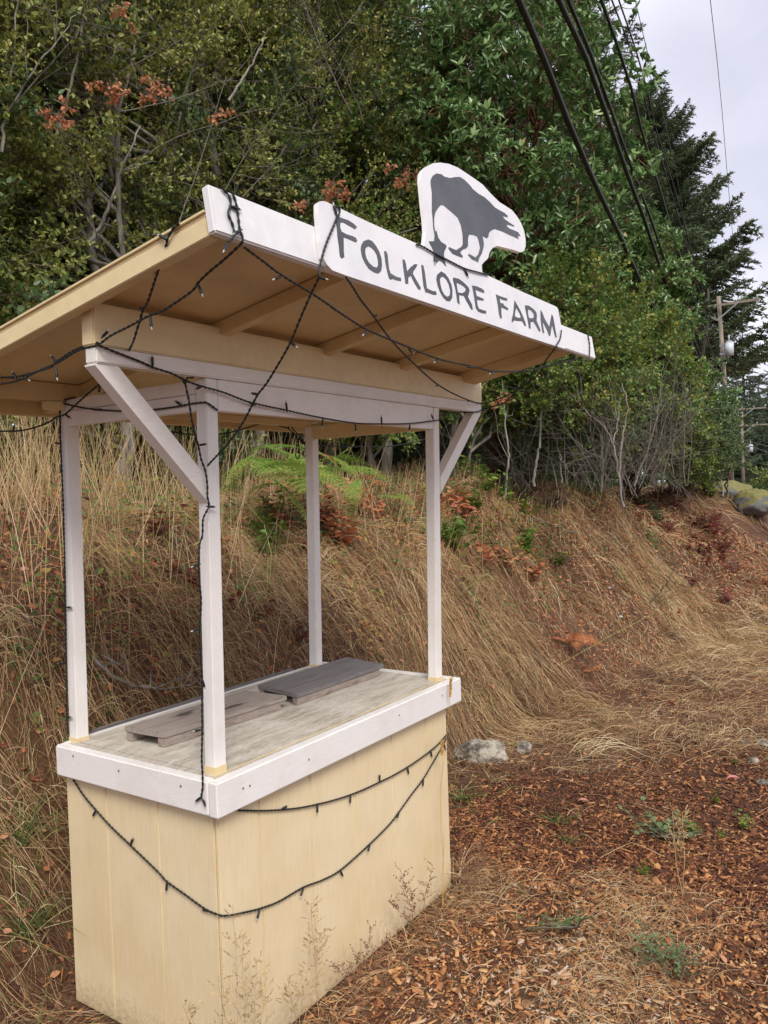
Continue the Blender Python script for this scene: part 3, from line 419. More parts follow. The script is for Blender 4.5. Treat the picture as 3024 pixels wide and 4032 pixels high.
# string lights ---------------------------------------------------------------
LIGHTS = {"strings":[[[-0.403,-0.476,2.518],[-0.38,-0.479,2.503],[-0.38,-0.483,2.481],[-0.393,-0.487,2.46],[-0.384,-0.491,2.437],[-0.383,-0.495,2.416],[-0.391,-0.497,2.402],[-0.409,-0.5,2.389]],[[-0.37,-0.477,2.516],[-0.361,-0.48,2.498],[-0.36,-0.486,2.465],[-0.362,-0.492,2.432],[-0.358,-0.497,2.405],[-0.36,-0.477,2.39],[-0.361,-0.433,2.369],[-0.363,-0.389,2.35],[-0.364,-0.354,2.331],[-0.365,-0.338,2.317],[-0.367,-0.295,2.301],[-0.369,-0.231,2.282],[-0.371,-0.181,2.276],[-0.373,-0.113,2.261],[-0.376,-0.042,2.246],[-0.378,0.013,2.228],[-0.378,0.092,2.224],[-0.378,0.164,2.207],[-0.378,0.202,2.199],[-0.378,0.278,2.188],[-0.378,0.38,2.172],[-0.378,0.469,2.171]],[[-0.378,0.009,2.234],[-0.378,0.102,2.228],[-0.378,0.185,2.207],[-0.378,0.201,2.205],[-0.378,0.213,2.194],[-0.378,0.295,2.187],[-0.378,0.386,2.184],[-0.378,0.468,2.19]],[[-0.442,-0.378,2.447],[-0.442,-0.362,2.441],[-0.442,-0.349,2.431],[-0.442,-0.338,2.418],[-0.427,-0.312,2.398],[-0.406,-0.26,2.363],[-0.378,-0.191,2.312],[-0.362,-0.152,2.298],[-0.348,-0.118,2.27],[-0.324,-0.059,2.227],[-0.1,0.261,2.246],[-0.1,0.273,2.226],[-0.1,0.341,2.205],[-0.1,0.376,2.187],[-0.1,0.46,2.151],[-0.1,0.558,2.106],[-0.1,0.605,2.101],[-0.1,0.664,2.083],[-0.1,0.799,2.069],[-0.1,0.94,2.075]],[[-0.378,0.013,2.228],[-0.306,0.012,2.213],[-0.236,0.012,2.199],[-0.191,0.012,2.188],[-0.128,0.012,2.178],[-0.076,0.012,2.163],[-0.012,0.012,2.151],[0.075,0.012,2.141],[0.199,0.012,2.118],[0.381,0.012,2.103],[0.558,0.012,2.089],[0.778,0.012,2.079],[0.963,0.012,2.085],[1.174,0.012,2.097],[1.418,0.012,2.124]],[[0.02,-0.48,2.585],[0.038,-0.48,2.587],[0.037,-0.482,2.573],[0.018,-0.486,2.553],[-0.004,-0.491,2.525],[-0.042,-0.5,2.478],[-0.073,-0.508,2.434],[-0.098,-0.515,2.392],[-0.106,-0.52,2.368],[-0.097,-0.486,2.333],[-0.086,-0.442,2.282],[-0.075,-0.395,2.223],[-0.062,-0.337,2.17],[-0.049,-0.282,2.126],[-0.039,-0.242,2.102],[-0.03,-0.201,2.063],[-0.021,-0.165,2.03],[-0.003,-0.087,1.975],[0.011,-0.029,1.945],[0.028,0.046,1.906]],[[-0.327,-0.472,2.401],[-0.268,-0.472,2.384],[-0.197,-0.472,2.363],[-0.084,-0.472,2.34],[0.004,-0.472,2.319],[0.091,-0.472,2.297],[0.179,-0.472,2.28],[0.343,-0.472,2.264],[0.583,-0.472,2.244],[0.841,-0.472,2.245],[0.986,-0.472,2.245],[1.274,-0.472,2.276],[1.588,-0.472,2.337],[1.844,-0.472,2.384],[1.909,-0.499,2.391],[1.964,-0.488,2.454],[1.973,-0.477,2.516]],[[0.016,-0.515,2.391],[0.062,-0.502,2.378],[0.129,-0.483,2.355],[0.237,-0.451,2.332],[0.356,-0.417,2.3],[0.489,-0.379,2.275],[0.636,-0.336,2.255],[0.83,-0.28,2.232],[0.986,-0.235,2.219],[1.196,-0.174,2.212],[1.548,-0.072,2.214],[1.839,0.013,2.228],[1.77,-0.097,2.23],[1.682,-0.238,2.25],[1.626,-0.326,2.275],[1.578,-0.402,2.305],[1.557,-0.436,2.349],[1.534,-0.473,2.376],[1.459,-0.519,2.383],[1.5,-0.515,2.407],[1.544,-0.51,2.434],[1.58,-0.502,2.476]],[[1.441,0.021,2.124],[1.468,0.024,2.153],[1.668,0.044,2.177],[1.77,0.013,2.181],[1.85,0.013,2.198],[1.859,-0.054,2.212],[1.866,-0.115,2.237],[1.881,-0.248,2.362],[1.888,-0.308,2.376],[1.894,-0.365,2.389],[1.899,-0.406,2.4],[1.908,-0.491,2.388]],[[0.435,-0.481,2.58],[0.468,-0.481,2.582],[0.546,-0.482,2.576],[0.637,-0.482,2.573],[0.74,-0.483,2.569],[0.837,-0.482,2.576],[0.933,-0.48,2.585]],[[-0.039,0.016,2.175],[-0.063,0.016,2.171],[-0.07,0.016,2.158],[-0.068,0.016,2.139],[-0.059,0.016,2.105],[-0.052,0.016,2.061],[-0.04,0.016,2.013],[-0.025,0.016,1.969],[-0.015,0.016,1.93],[-0.003,0.016,1.905],[0.003,0.016,1.885],[0.007,0.016,1.852],[0.006,0.016,1.82],[0.011,0.016,1.788],[-0.013,0.016,1.751],[-0.018,0.016,1.701],[-0.031,0.016,1.669],[-0.036,0.016,1.585],[-0.03,0.016,1.501],[-0.037,0.016,1.418],[-0.037,0.016,1.333],[-0.033,0.016,1.265],[-0.037,0.016,1.172],[-0.036,0.016,1.172],[-0.038,0.016,1.108],[-0.043,0.016,1.022],[-0.042,0.016,0.978],[-0.043,0.015,0.935],[-0.043,0.023,0.901],[-0.043,0.012,0.887],[-0.043,0.008,0.874]],[[0.014,0.792,2.24],[0.014,0.77,2.241],[0.014,0.758,2.235],[0.014,0.753,2.224],[0.014,0.755,2.185],[0.014,0.752,2.141],[0.014,0.752,2.076],[0.014,0.754,2.033],[0.014,0.75,1.823],[0.014,0.755,1.457],[0.014,0.765,1.12],[0.014,0.767,0.976]],[[0.014,0.661,2.179],[0.014,0.706,2.177],[0.014,0.749,2.176],[0.014,0.813,2.183],[0.014,0.778,2.173],[0.014,0.742,2.167],[0.014,0.673,2.15],[0.014,0.578,2.132],[0.014,0.52,2.125],[0.014,0.545,2.126],[0.014,0.494,2.12],[0.014,0.413,2.111],[0.014,0.341,2.107],[0.014,0.263,2.103],[0.014,0.138,2.104],[0.014,0.09,2.107],[0.014,0.043,2.107],[0.014,0.026,2.106],[0.016,0.022,2.105],[0.034,0.022,2.099],[0.063,0.022,2.084]],[[0.536,0.781,2.089],[0.683,0.781,2.081],[0.821,0.781,2.09],[0.88,0.781,2.098],[0.973,0.781,2.119],[1.178,0.781,2.166],[1.211,0.781,2.146],[1.283,0.781,2.135],[1.344,0.781,2.102],[1.417,0.781,2.068],[1.524,0.781,2.061],[1.655,0.781,2.058],[1.905,0.781,2.062],[2.18,0.781,2.071],[2.463,0.781,2.106],[2.583,0.781,2.127]],[[1.283,0.781,2.135],[1.303,0.781,2.149],[1.324,0.781,2.132],[1.379,0.781,2.094],[1.417,0.781,2.058],[1.378,0.781,2.076],[1.361,0.781,2.093],[1.345,0.781,2.043],[1.339,0.781,2.002],[1.354,0.781,1.987],[1.365,0.781,2.003],[1.364,0.781,2.043],[1.361,0.781,2.089]]],"base":[[[-0.008,0.714,0.824],[-0.008,0.662,0.781],[-0.008,0.591,0.738],[-0.008,0.503,0.691],[-0.008,0.414,0.653],[-0.008,0.277,0.592],[-0.008,0.24,0.572],[-0.008,0.155,0.55],[-0.008,0.068,0.527],[-0.008,0.011,0.523],[0.001,-0.008,0.52],[0.037,-0.008,0.506],[0.099,-0.008,0.487],[0.164,-0.008,0.469],[0.257,-0.008,0.452],[0.384,-0.008,0.445],[0.498,-0.008,0.425],[0.603,-0.008,0.419],[0.783,-0.008,0.442],[0.919,-0.008,0.467],[0.999,-0.008,0.494],[1.098,-0.008,0.533],[1.194,-0.008,0.568],[1.295,-0.008,0.621],[1.365,-0.008,0.661],[1.425,-0.008,0.701]],[[0.08,-0.008,0.822],[0.198,-0.008,0.78],[0.301,-0.008,0.748],[0.391,-0.008,0.724],[0.476,-0.008,0.706],[0.576,-0.008,0.688],[0.67,-0.008,0.675],[0.77,-0.008,0.666],[0.869,-0.008,0.661],[0.973,-0.008,0.657],[1.075,-0.008,0.658],[1.168,-0.008,0.663],[1.265,-0.008,0.672],[1.349,-0.008,0.686],[1.426,-0.008,0.709]]],"bulbs":[[[-0.3817,-0.4831,2.4797],[-0.3477,-0.483,2.4803]],[[-0.4087,-0.4996,2.389],[-0.4261,-0.5039,2.3653]],[[-0.3565,-0.4921,2.4304],[-0.3644,-0.4929,2.4257]],[[-0.3643,-0.354,2.329],[-0.3637,-0.3696,2.2953]],[[-0.3706,-0.1879,2.2763],[-0.3705,-0.1924,2.2435]],[[-0.3775,-0.006,2.245],[-0.3765,-0.0337,2.2607]],[[-0.3782,0.1908,2.204],[-0.3782,0.2297,2.2334]],[[-0.3782,0.1969,2.1888],[-0.3782,0.1904,2.1531]],[[-0.3782,0.3839,2.1728],[-0.3782,0.4076,2.2054]],[[-0.3782,0.3513,2.1794],[-0.3782,0.304,2.1582]],[[-0.4422,-0.338,2.4179],[-0.4422,-0.2959,2.4439]],[[-0.3634,-0.1558,2.3001],[-0.3288,-0.071,2.3197]],[[-0.1,0.2548,2.2543],[-0.1,0.2777,2.2356]],[[-0.1,0.3737,2.188],[-0.1,0.381,2.1559]],[[-0.1,0.5581,2.1046],[-0.1,0.5063,2.0772]],[[-0.1956,0.0117,2.1889],[-0.1961,0.0117,2.222]],[[-0.0071,0.0117,2.1519],[-0.0401,0.0117,2.1387]],[[0.1933,0.0117,2.1188],[0.2201,0.0117,2.1102]],[[0.3807,0.0117,2.1006],[0.3757,0.0117,2.1364]],[[0.5783,0.0117,2.086],[0.5734,0.0117,2.0566]],[[0.7782,0.0117,2.0774],[0.782,0.0117,2.0511]],[[0.9596,0.0117,2.0844],[0.9559,0.0117,2.1184]],[[1.1736,0.0117,2.0956],[1.1644,0.0117,2.0655]],[[1.3708,0.0117,2.1212],[1.3491,0.0117,2.1483]],[[0.0201,-0.4847,2.5599],[0.0159,-0.4807,2.5824]],[[-0.1047,-0.5199,2.3667],[-0.1148,-0.563,2.3499]],[[-0.0753,-0.3951,2.2228],[-0.0834,-0.4293,2.2011]],[[-0.0395,-0.2423,2.1015],[-0.0302,-0.2029,2.1092]],[[-0.197,-0.4721,2.3597],[-0.2275,-0.4721,2.3453]],[[-0.0012,-0.4721,2.3201],[0.0319,-0.4721,2.3112]],[[0.1786,-0.4721,2.2802],[0.1462,-0.4721,2.2586]],[[0.3918,-0.4721,2.2568],[0.4291,-0.4721,2.2395]],[[0.5831,-0.4721,2.2437],[0.5342,-0.4721,2.2209]],[[0.7846,-0.4721,2.2384],[0.8627,-0.4721,2.2527]],[[0.9862,-0.4721,2.2447],[0.9332,-0.4721,2.2239]],[[0.2372,-0.4513,2.332],[0.3173,-0.4281,2.3543]],[[0.585,-0.3506,2.2616],[0.6816,-0.3226,2.2708]],[[0.9858,-0.2345,2.2186],[0.8639,-0.2698,2.1862]],[[1.5477,-0.0717,2.2134],[1.4012,-0.1142,2.174]],[[1.5783,-0.4023,2.3049],[1.559,-0.433,2.2723]],[[1.6722,-0.2528,2.2548],[1.6833,-0.2353,2.2895]],[[1.7599,-0.1135,2.226],[1.7552,-0.1209,2.1767]],[[1.4683,-0.5161,2.3878],[1.5536,-0.5133,2.4033]],[[1.8944,-0.367,2.3827],[1.8959,-0.3809,2.3536]],[[0.5456,-0.4822,2.5741],[0.5366,-0.4885,2.539]],[[0.7425,-0.4832,2.5684],[0.7622,-0.4874,2.5455]],[[0.0026,0.0141,1.7884],[0.05,0.0141,1.7842]],[[-0.0317,0.0161,1.6143],[-0.0541,0.0161,1.6106]],[[-0.0359,0.0141,1.2657],[-0.0163,0.0141,1.2061]],[[-0.0381,0.0161,1.4178],[-0.0571,0.0161,1.4167]],[[-0.0706,0.0161,2.1481],[-0.0785,0.0161,2.1616]],[[-0.0253,0.0161,1.9738],[-0.0165,0.0161,1.975]],[[-0.0414,0.0161,1.1086],[-0.0818,0.0161,1.114]],[[-0.043,0.0226,0.9012],[-0.043,0.0523,0.8793]],[[0.0137,0.7497,2.2242],[0.0137,0.6986,2.2208]],[[0.0137,0.7549,2.0223],[0.0137,0.8032,2.0317]],[[0.0137,0.7514,1.4371],[0.0137,0.7032,1.4406]],[[0.0137,0.775,1.2324],[0.0137,0.8197,1.2263]],[[0.0137,0.773,1.0376],[0.0137,0.7285,1.0388]],[[0.0137,0.8061,2.1807],[0.0137,0.8088,2.1656]],[[0.0137,0.5421,2.1252],[0.0137,0.5832,2.1328]],[[0.0137,0.1282,2.1039],[0.0137,0.1568,2.1224]]],"bbulbs":[[[-0.008,0.5909,0.7382],[-0.008,0.6124,0.7091]],[[-0.008,0.414,0.6526],[-0.008,0.3968,0.682]],[[-0.008,0.2378,0.5694],[-0.008,0.2407,0.5483]],[[-0.008,0.0454,0.5234],[-0.008,0.0727,0.5217]],[[0.1624,-0.008,0.4683],[0.1486,-0.008,0.4444]],[[0.3841,-0.008,0.4447],[0.3759,-0.008,0.4335]],[[0.5947,-0.008,0.4187],[0.6102,-0.008,0.3897]],[[0.7895,-0.008,0.4429],[0.7823,-0.008,0.4306]],[[1.0037,-0.008,0.4964],[0.9911,-0.008,0.481]],[[1.1986,-0.008,0.5702],[1.1958,-0.008,0.5502]],[[1.3878,-0.008,0.6671],[1.3983,-0.008,0.6398]],[[0.2822,-0.008,0.7549],[0.3218,-0.008,0.7563]],[[0.4758,-0.008,0.7063],[0.473,-0.008,0.6748]],[[0.6741,-0.008,0.6736],[0.6686,-0.008,0.6426]],[[0.8689,-0.008,0.6611],[0.8709,-0.008,0.6943]],[[1.0755,-0.008,0.6575],[1.0841,-0.008,0.6265]],[[1.2681,-0.008,0.6727],[1.2763,-0.008,0.6449]]]}
def smooth_path(P, n=8):
    P = np.array(P, float); out = []
    d = np.linalg.norm(np.diff(P, axis=0), axis=1); P = P[np.concatenate([[True], d > 0.004])]
    Q = np.vstack([2*P[0]-P[1], P, 2*P[-1]-P[-2]])
    for i in range(1, len(Q)-2):
        L_ = np.linalg.norm(Q[i+1]-Q[i]); k = max(2, int(L_/0.005))
        for t in np.linspace(0, 1, k, endpoint=False):
            a_, b_, c_, d_ = Q[i-1], Q[i], Q[i+1], Q[i+2]
            out.append(0.5*((2*b_)+(-a_+c_)*t+(2*a_-5*b_+4*c_-d_)*t*t+(-a_+3*b_-3*c_+d_)*t**3))
    out.append(P[-1]); return np.array(out)
def string_lights(label, paths, bulbs, shr):
    t = empty('string_lights', tuple(paths[0][0]), label, 'string lights'); o = np.array(paths[0][0])
    acc = Acc()
    for P in paths:
        C_ = smooth_path(P)
        if shr: C_ = np.array([shear(q) for q in C_])
        s_ = np.concatenate([[0], np.cumsum(np.linalg.norm(np.diff(C_, axis=0), axis=1))])
        T = norm(np.gradient(C_, axis=0)); A = norm(np.cross(T, np.array([0.2, 0.3, 0.93]))); B = np.cross(T, A)
        for ph in (0, np.pi):
            a = s_/0.0055*1.0+ph
            off = 0.0018*(np.cos(a)[:, None]*A+np.sin(a)[:, None]*B)
            V, F = tube_np(C_+off-o, 0.0020, 5); acc.add(V, F)
    mobj('cable', acc.mesh('cable', M_cable, True), t)
    rr = random.Random(3)
    for a, b in bulbs:
        a = np.array(a); b = np.array(b)
        if shr: a = np.array(shear(a)); b = np.array(shear(b))
        d = (b-a); d = d/max(np.linalg.norm(d), 1e-6)
        V, F = tube_np([a-d*0.004, a+d*0.004, a+d*0.006, a+d*0.026, a+d*0.028], [0.0015, 0.0022, 0.0036, 0.0040, 0.0036], 8)
        h = mobj('bulb_holder', np_mesh('bulb_holder', V-o, F, M_cable, smooth=True), t)
        V, F = tube_np([a+d*0.0272, a+d*0.033, a+d*0.036, a+d*0.0375], [0.0026, 0.0026, 0.0018, 0.0002], 8)
        mobj('bulb', np_mesh('bulb', V-o, F, M_lens, smooth=True), h)
    return t
string_lights('dark green string of unlit fairy lights looped around the roof, sign and posts', LIGHTS['strings'], LIGHTS['bulbs'], True)
string_lights('dark string of unlit fairy lights draped in two swags across the cream counter base', LIGHTS['base'], LIGHTS['bbulbs'], False)

# ------------------------------------------------------------------ ground
def interp(x, xs, ys): return np.interp(x, xs, ys)
def h_base(x, y):
    x = np.asarray(x, float); y = np.asarray(y, float)
    yf = interp(x, [-6, 1.2, 3, 5, 7, 9, 12, 20, 40], [0.86, 0.86, 0.90, 0.70, 0.30, -0.2, -1.0, -2.2, -3.5])
    yc = interp(x, [-6, 1, 3, 5, 7, 9, 12, 20, 40], [2.3, 2.35, 2.5, 2.4, 2.2, 2.0, 1.7, 1.2, 0.5])
    zc = interp(x, [-6, 1, 3, 5, 7, 12, 20, 40, 90], [1.75, 1.8, 1.78, 1.72, 1.66, 1.45, 1.15, 0.2, -3.0])
    t = np.clip((y-yf)/(yc-yf), 0, 1.0)
    prof = np.where(x < 4, np.sin(t*np.pi/2)**0.9, t*t*(3-2*t)*0.55+t*0.45)
    w = np.clip((x-2.5)/3, 0, 1); prof = (np.sin(t*np.pi/2))*(1-w)+(t*t*(3-2*t)*0.55+t*0.45)*w
    up = np.clip(y-yc, 0, 30)*0.06
    road = -np.clip(x-16, 0, 200)*0.045                       # the verge falls away down the road
    return zc*prof+up+road*(1-prof)*1.0
def h_fun(x, y):
    x = np.asarray(x, float); y = np.asarray(y, float)
    z = h_base(x, y)
    rough = np.clip((y-0.75)/0.8, 0, 1)+np.clip((x-5)/4, 0, 0.6)
    near = np.exp(-np.maximum(0, np.hypot(x, y)-25)/25)
    z = z+(fbm(x*1.3, y*1.3, 2)-0.5)*0.50*rough*near+(fbm(x*5, y*5, 5)-0.5)*0.09*rough*near+(fbm(x*3, y*3, 9)-0.5)*0.03
    z = z-0.01*(y < 0.8)
    far = np.clip((np.hypot(x, y)-60)/200, 0, 1)
    return z*(1-far)
def grad_h(x, y, e=0.15):
    return (h_base(x+e, y)-h_base(x-e, y))/(2*e), (h_base(x, y+e)-h_base(x, y-e))/(2*e)

def ground_material():
    m_, nt, b = new_mat('bank_soil_and_mulch'); l = nt.links.new
    t = nd(nt, 'ShaderNodeTexCoord'); O = t.outputs['Object']
    big = nd(nt, 'ShaderNodeTexNoise', Scale=1.1, Detail=5.0, Roughness=0.6); l(O, big.inputs['Vector'])
    fine = nd(nt, 'ShaderNodeTexNoise', Scale=38.0, Detail=8.0, Roughness=0.75); l(O, fine.inputs['Vector'])
    vor = nd(nt, 'ShaderNodeTexVoronoi', Scale=55.0); l(O, vor.inputs['Vector'])
    r1 = ramp(nt, [(0.3, (0.045, 0.022, 0.013)), (0.5, (0.13, 0.058, 0.027)), (0.68, (0.28, 0.145, 0.065)), (0.8, (0.42, 0.26, 0.13))]); l(fine.outputs['Fac'], r1.inputs[0])
    r2 = ramp(nt, [(0.40, (0.10, 0.045, 0.024)), (0.62, (0.25, 0.115, 0.045))]); l(big.outputs['Fac'], r2.inputs[0])
    mxn = nd(nt, 'ShaderNodeMixRGB'); mxn.inputs[0].default_value = 0.45; l(r1.outputs[0], mxn.inputs[1]); l(r2.outputs[0], mxn.inputs[2])
    vr = ramp(nt, [(0.0, (1.15,)*3), (0.6, (0.6,)*3)]); l(vor.outputs['Distance'], vr.inputs[0])
    mu = nd(nt, 'ShaderNodeMixRGB', blend_type='MULTIPLY'); mu.inputs[0].default_value = 0.7
    l(mxn.outputs[0], mu.inputs[1]); l(vr.outputs[0], mu.inputs[2]); l(mu.outputs[0], b.inputs['Base Color'])
    b.inputs['Roughness'].default_value = 0.9
    bp = nd(nt, 'ShaderNodeBump', Strength=0.9, Distance=0.02); l(fine.outputs['Fac'], bp.inputs['Height']); l(bp.outputs[0], b.inputs['Normal'])
    return m_
M_ground = ground_material()
def axis(near0, near1, step, far, growth=1.14):
    a = list(np.arange(near0, near1, step)); s_ = step; v = a[-1]
    while v < far: s_ *= growth; v += s_; a.append(v)
    s_ = step; v = near0; pre = []
    while v > -far: s_ *= growth; v -= s_; pre.append(v)
    return np.array(pre[::-1]+a)
gxs = axis(-2.5, 13.0, 0.07, 900); gys = axis(-2.2, 4.5, 0.06, 900)
GX, GY = np.meshgrid(gxs, gys); GZ = h_fun(GX, GY)
ni = len(gxs); nj = len(gys)
idx = np.arange(ni*nj).reshape(nj, ni)
Fg = np.stack([idx[:-1, :-1], idx[:-1, 1:], idx[1:, 1:], idx[1:, :-1]], -1).reshape(-1, 4)
g = mobj('ground', np_mesh('ground', np.stack([GX, GY, GZ], -1).reshape(-1, 3), Fg, M_ground, smooth=True)); tag(g, kind='structure')

# ------------------------------------------------------------------ wood chips
def pnorm(x, y, e=0.04):
    dx = (h_fun(x+e, y)-h_fun(x-e, y))/(2*e); dy = (h_fun(x, y+e)-h_fun(x, y-e))/(2*e)
    return norm(np.stack([-dx, -dy, np.ones_like(dx)], -1))
def rand_frames(n, N_, tilt=0.35):
    """frames whose z axis is near N_, random heading"""
    a = rng.uniform(0, 2*np.pi, n); d = np.stack([np.cos(a), np.sin(a), np.zeros(n)], -1)
    nn = norm(N_+rng.normal(0, tilt, (n, 3))); x = norm(np.cross(d, nn)); y = np.cross(nn, x)
    return np.stack([x, y, nn], -1)
def inside_stand(x, y, m_=0.0): return (x > -0.03-m_) & (x < 1.46+m_) & (y > -0.0-m_) & (y < 0.80+m_)
def in_view(x, y, z, pad=0.12):
    d = np.stack([x, y, z], -1)-np.array(CAM_C); zz = d @ np.array(CAM_F)
    u = (d @ np.array(CAM_R))/np.maximum(zz, 0.05)/(1512/3211.1); v = (d @ np.array(CAM_U))/np.maximum(zz, 0.05)/(2016/3211.1)
    return (zz > 0.3) & (np.abs(u) < 1+pad) & (np.abs(v) < 1+pad)
CHIP = np.array([[-.5, -.5, 0], [.5, -.42, 0], [.38, .5, 0], [-.42, .46, 0], [-.46, -.47, 1], [.44, -.36, .9], [.34, .44, 1.05], [-.36, .42, .95]])
CHIPF = np.array([[4, 5, 6, 7], [0, 1, 5, 4], [1, 2, 6, 5], [2, 3, 7, 6], [3, 0, 4, 7]])
def chips(n, xr, yr, lo, hi, dens):
    x = rng.uniform(*xr, n); y = rng.uniform(*yr, n); keep = (rng.random(n) < dens(x, y)) & ~inside_stand(x, y)
    x, y = x[keep], y[keep]; z = h_fun(x, y); k = in_view(x, y, z); x, y, z = x[k], y[k], z[k]; n = len(x)
    Ls = lo*(hi/lo)**rng.random(n)**1.6; W = Ls*rng.uniform(0.2, 0.6, n); sp_ = rng.random(n) < 0.3; W = np.where(sp_, W*0.4, W); Ls = np.where(sp_, Ls*1.5, Ls); T = rng.uniform(0.0015, 0.005, n)
    fr = rand_frames(n, pnorm(x, y), 0.28)
    V, F = instance(CHIP, CHIPF, np.stack([x, y, z+rng.uniform(0.0, 0.012, n)], -1), fr, np.stack([W, Ls, T], -1))
    V += rng.normal(0, 1, V.shape)*0.0012
    pale = np.clip(1.25-np.hypot((x-0.95)/1.0, (y+0.75)/0.75), 0, 1)
    tone = np.clip(rng.beta(1.4, 2.0, n)*0.62+0.25*fbm(x*2.2, y*2.2, 21)-0.05+pale*rng.random(n)*0.42, 0, 1)
    return V, F, np.repeat(tone, 8)
M_chip = tone_mat('bark_and_wood_chips', [(0.0, (0.035, 0.016, 0.011)), (0.22, (0.10, 0.036, 0.02)), (0.40, (0.22, 0.085, 0.036)), (0.55, (0.46, 0.20, 0.075)), (0.68, (0.62, 0.34, 0.14)), (0.8, (0.52, 0.37, 0.25)), (1.0, (0.62, 0.55, 0.49))], 0.72)
def mulch(x, y):
    return np.clip((4.45-x-1.05*(y+0.75)*0.95-(fbm(x*1.5, y*1.5, 17)-0.5)*1.6)/0.8, 0, 1)
def chip_dens(x, y):
    e = h_base(x, y)
    return np.clip(1.0-e/0.18, 0, 1)*(0.13+0.87*mulch(x, y))*np.clip(1.35-fbm(x*0.9, y*0.9, 4)*0.6, 0.1, 1)
def chip_dens_old(x, y):
    e = h_base(x, y)
    return np.clip(1.0-e/0.22, 0, 1)*np.clip(1.35-fbm(x*0.9, y*0.9, 4)*0.75-np.clip((x-4)/4, 0, 1)*0.8-np.clip((y-0.2)/1.0, 0, .75)*np.clip((x-2.4), 0, 1), 0.04, 1)
Vs, Fs, Ts, o = [], [], [], 0
for args in ((30000, (-0.3, 2.6), (-1.8, 0.4), .007, .045, chip_dens), (52000, (1.6, 5.6), (-1.9, 1.3), .009, .05, chip_dens), (22000, (4.5, 12), (-2.4, 1.0), .018, .06, chip_dens), (2500, (-0.6, 0.3), (0.3, 1.2), .008, .04, chip_dens)):
    V, F, T = chips(*args); Vs.append(V); Fs.append(F+o); Ts.append(T); o += len(V)
c = mobj('wood_chips', np_mesh('wood_chips', np.concatenate(Vs), np.concatenate(Fs), M_chip, attrs={'tone': np.concatenate(Ts)}))
tag(c, 'reddish brown bark and wood chip mulch covering the ground before the stand', 'wood chips', kind='stuff')

# ------------------------------------------------------------------ dry grass
def strands(P0, D0, Ls, K, width, lift, sag, curl, seedf=0, follow=True, toe=0.0):
    """ribbons creeping from P0 along D0; lift: height profile above ground, sag: droop for free ones"""
    n = len(P0); t = np.linspace(0, 1, K)[None, :]
    ang = np.arctan2(D0[:, 1], D0[:, 0])[:, None]+curl[:, None]*(t**1.3)
    step = Ls[:, None]/(K-1)
    cx_ = np.concatenate([np.zeros((n, 1)), np.cumsum(np.cos(ang[:, :-1])*step, 1)], 1); cy_ = np.concatenate([np.zeros((n, 1)), np.cumsum(np.sin(ang[:, :-1])*step, 1)], 1)
    hscale = np.linalg.norm(D0[:, :2], axis=1)[:, None]
    X = P0[:, :1]+cx_*hscale; Y = P0[:, 1:2]+cy_*hscale
    if follow: Z = h_fun(X, Y)+lift[:, None]*np.sin(np.clip(t*1.15+0.06, 0, 1)*np.pi)**0.8+0.006
    else: Z = P0[:, 2:]+Ls[:, None]*(D0[:, 2:]*t-sag[:, None]*t*t)
    C_ = np.stack([X, Y, np.broadcast_to(Z, X.shape)], -1)
    if not follow: C_[..., 2] = np.maximum(C_[..., 2], h_fun(X, Y)+0.012)
    T = np.gradient(C_, axis=1); T = norm(T)
    up = norm(rng.normal(0, 1, (n, 1, 3))+np.array([0, -0.4, 0.6])); S_ = norm(np.cross(T, up))
    w = width[:, None, None]*(1-0.82*t[..., None]**2)*0.5
    V = np.stack([C_-S_*w, C_+S_*w], 2).reshape(n, K*2, 3)
    i = np.arange(K-1)*2; f = np.stack([i, i+1, i+3, i+2], -1)
    F = (f[None]+(np.arange(n)*K*2)[:, None, None]).reshape(-1, 4)
    return V.reshape(-1, 3), F
M_straw = tone_mat('dry_straw_grass', [(0.0, (0.075, 0.038, 0.022)), (0.25, (0.22, 0.12, 0.06)), (0.5, (0.47, 0.295, 0.145)), (0.75, (0.68, 0.49, 0.26)), (0.92, (0.84, 0.69, 0.44)), (1.0, (0.33, 0.38, 0.10))], 0.6, trans=0.2)
M_green = tone_mat('green_grass', [(0.0, (0.045, 0.075, 0.02)), (0.5, (0.10, 0.17, 0.04)), (0.8, (0.22, 0.30, 0.08)), (1.0, (0.42, 0.38, 0.15))], 0.5, trans=0.25)
def scatter(n, xr, yr, dens):
    x = rng.uniform(*xr, n); y = rng.uniform(*yr, n); k = (rng.random(n) < dens(x, y)); x, y = x[k], y[k]
    z = h_fun(x, y); k = in_view(x, y, z+0.15, 0.25) & ~inside_stand(x, y, 0.02); return x[k], y[k], z[k]
class Strands:
    def __init__(s): s.V = []; s.F = []; s.T = []; s.o = 0
    def add(s, V, F, tone, K):
        s.V.append(V); s.F.append(F+s.o); s.T.append(np.repeat(tone, K*2)); s.o += len(V)
    def obj(s, name, mat, label, cat):
        o_ = mobj(name, np_mesh(name, np.concatenate(s.V), np.concatenate(s.F), mat, attrs={'tone': np.clip(np.concatenate(s.T), 0, 1)}))
        return tag(o_, label, cat, kind='stuff')
ST = Strands()
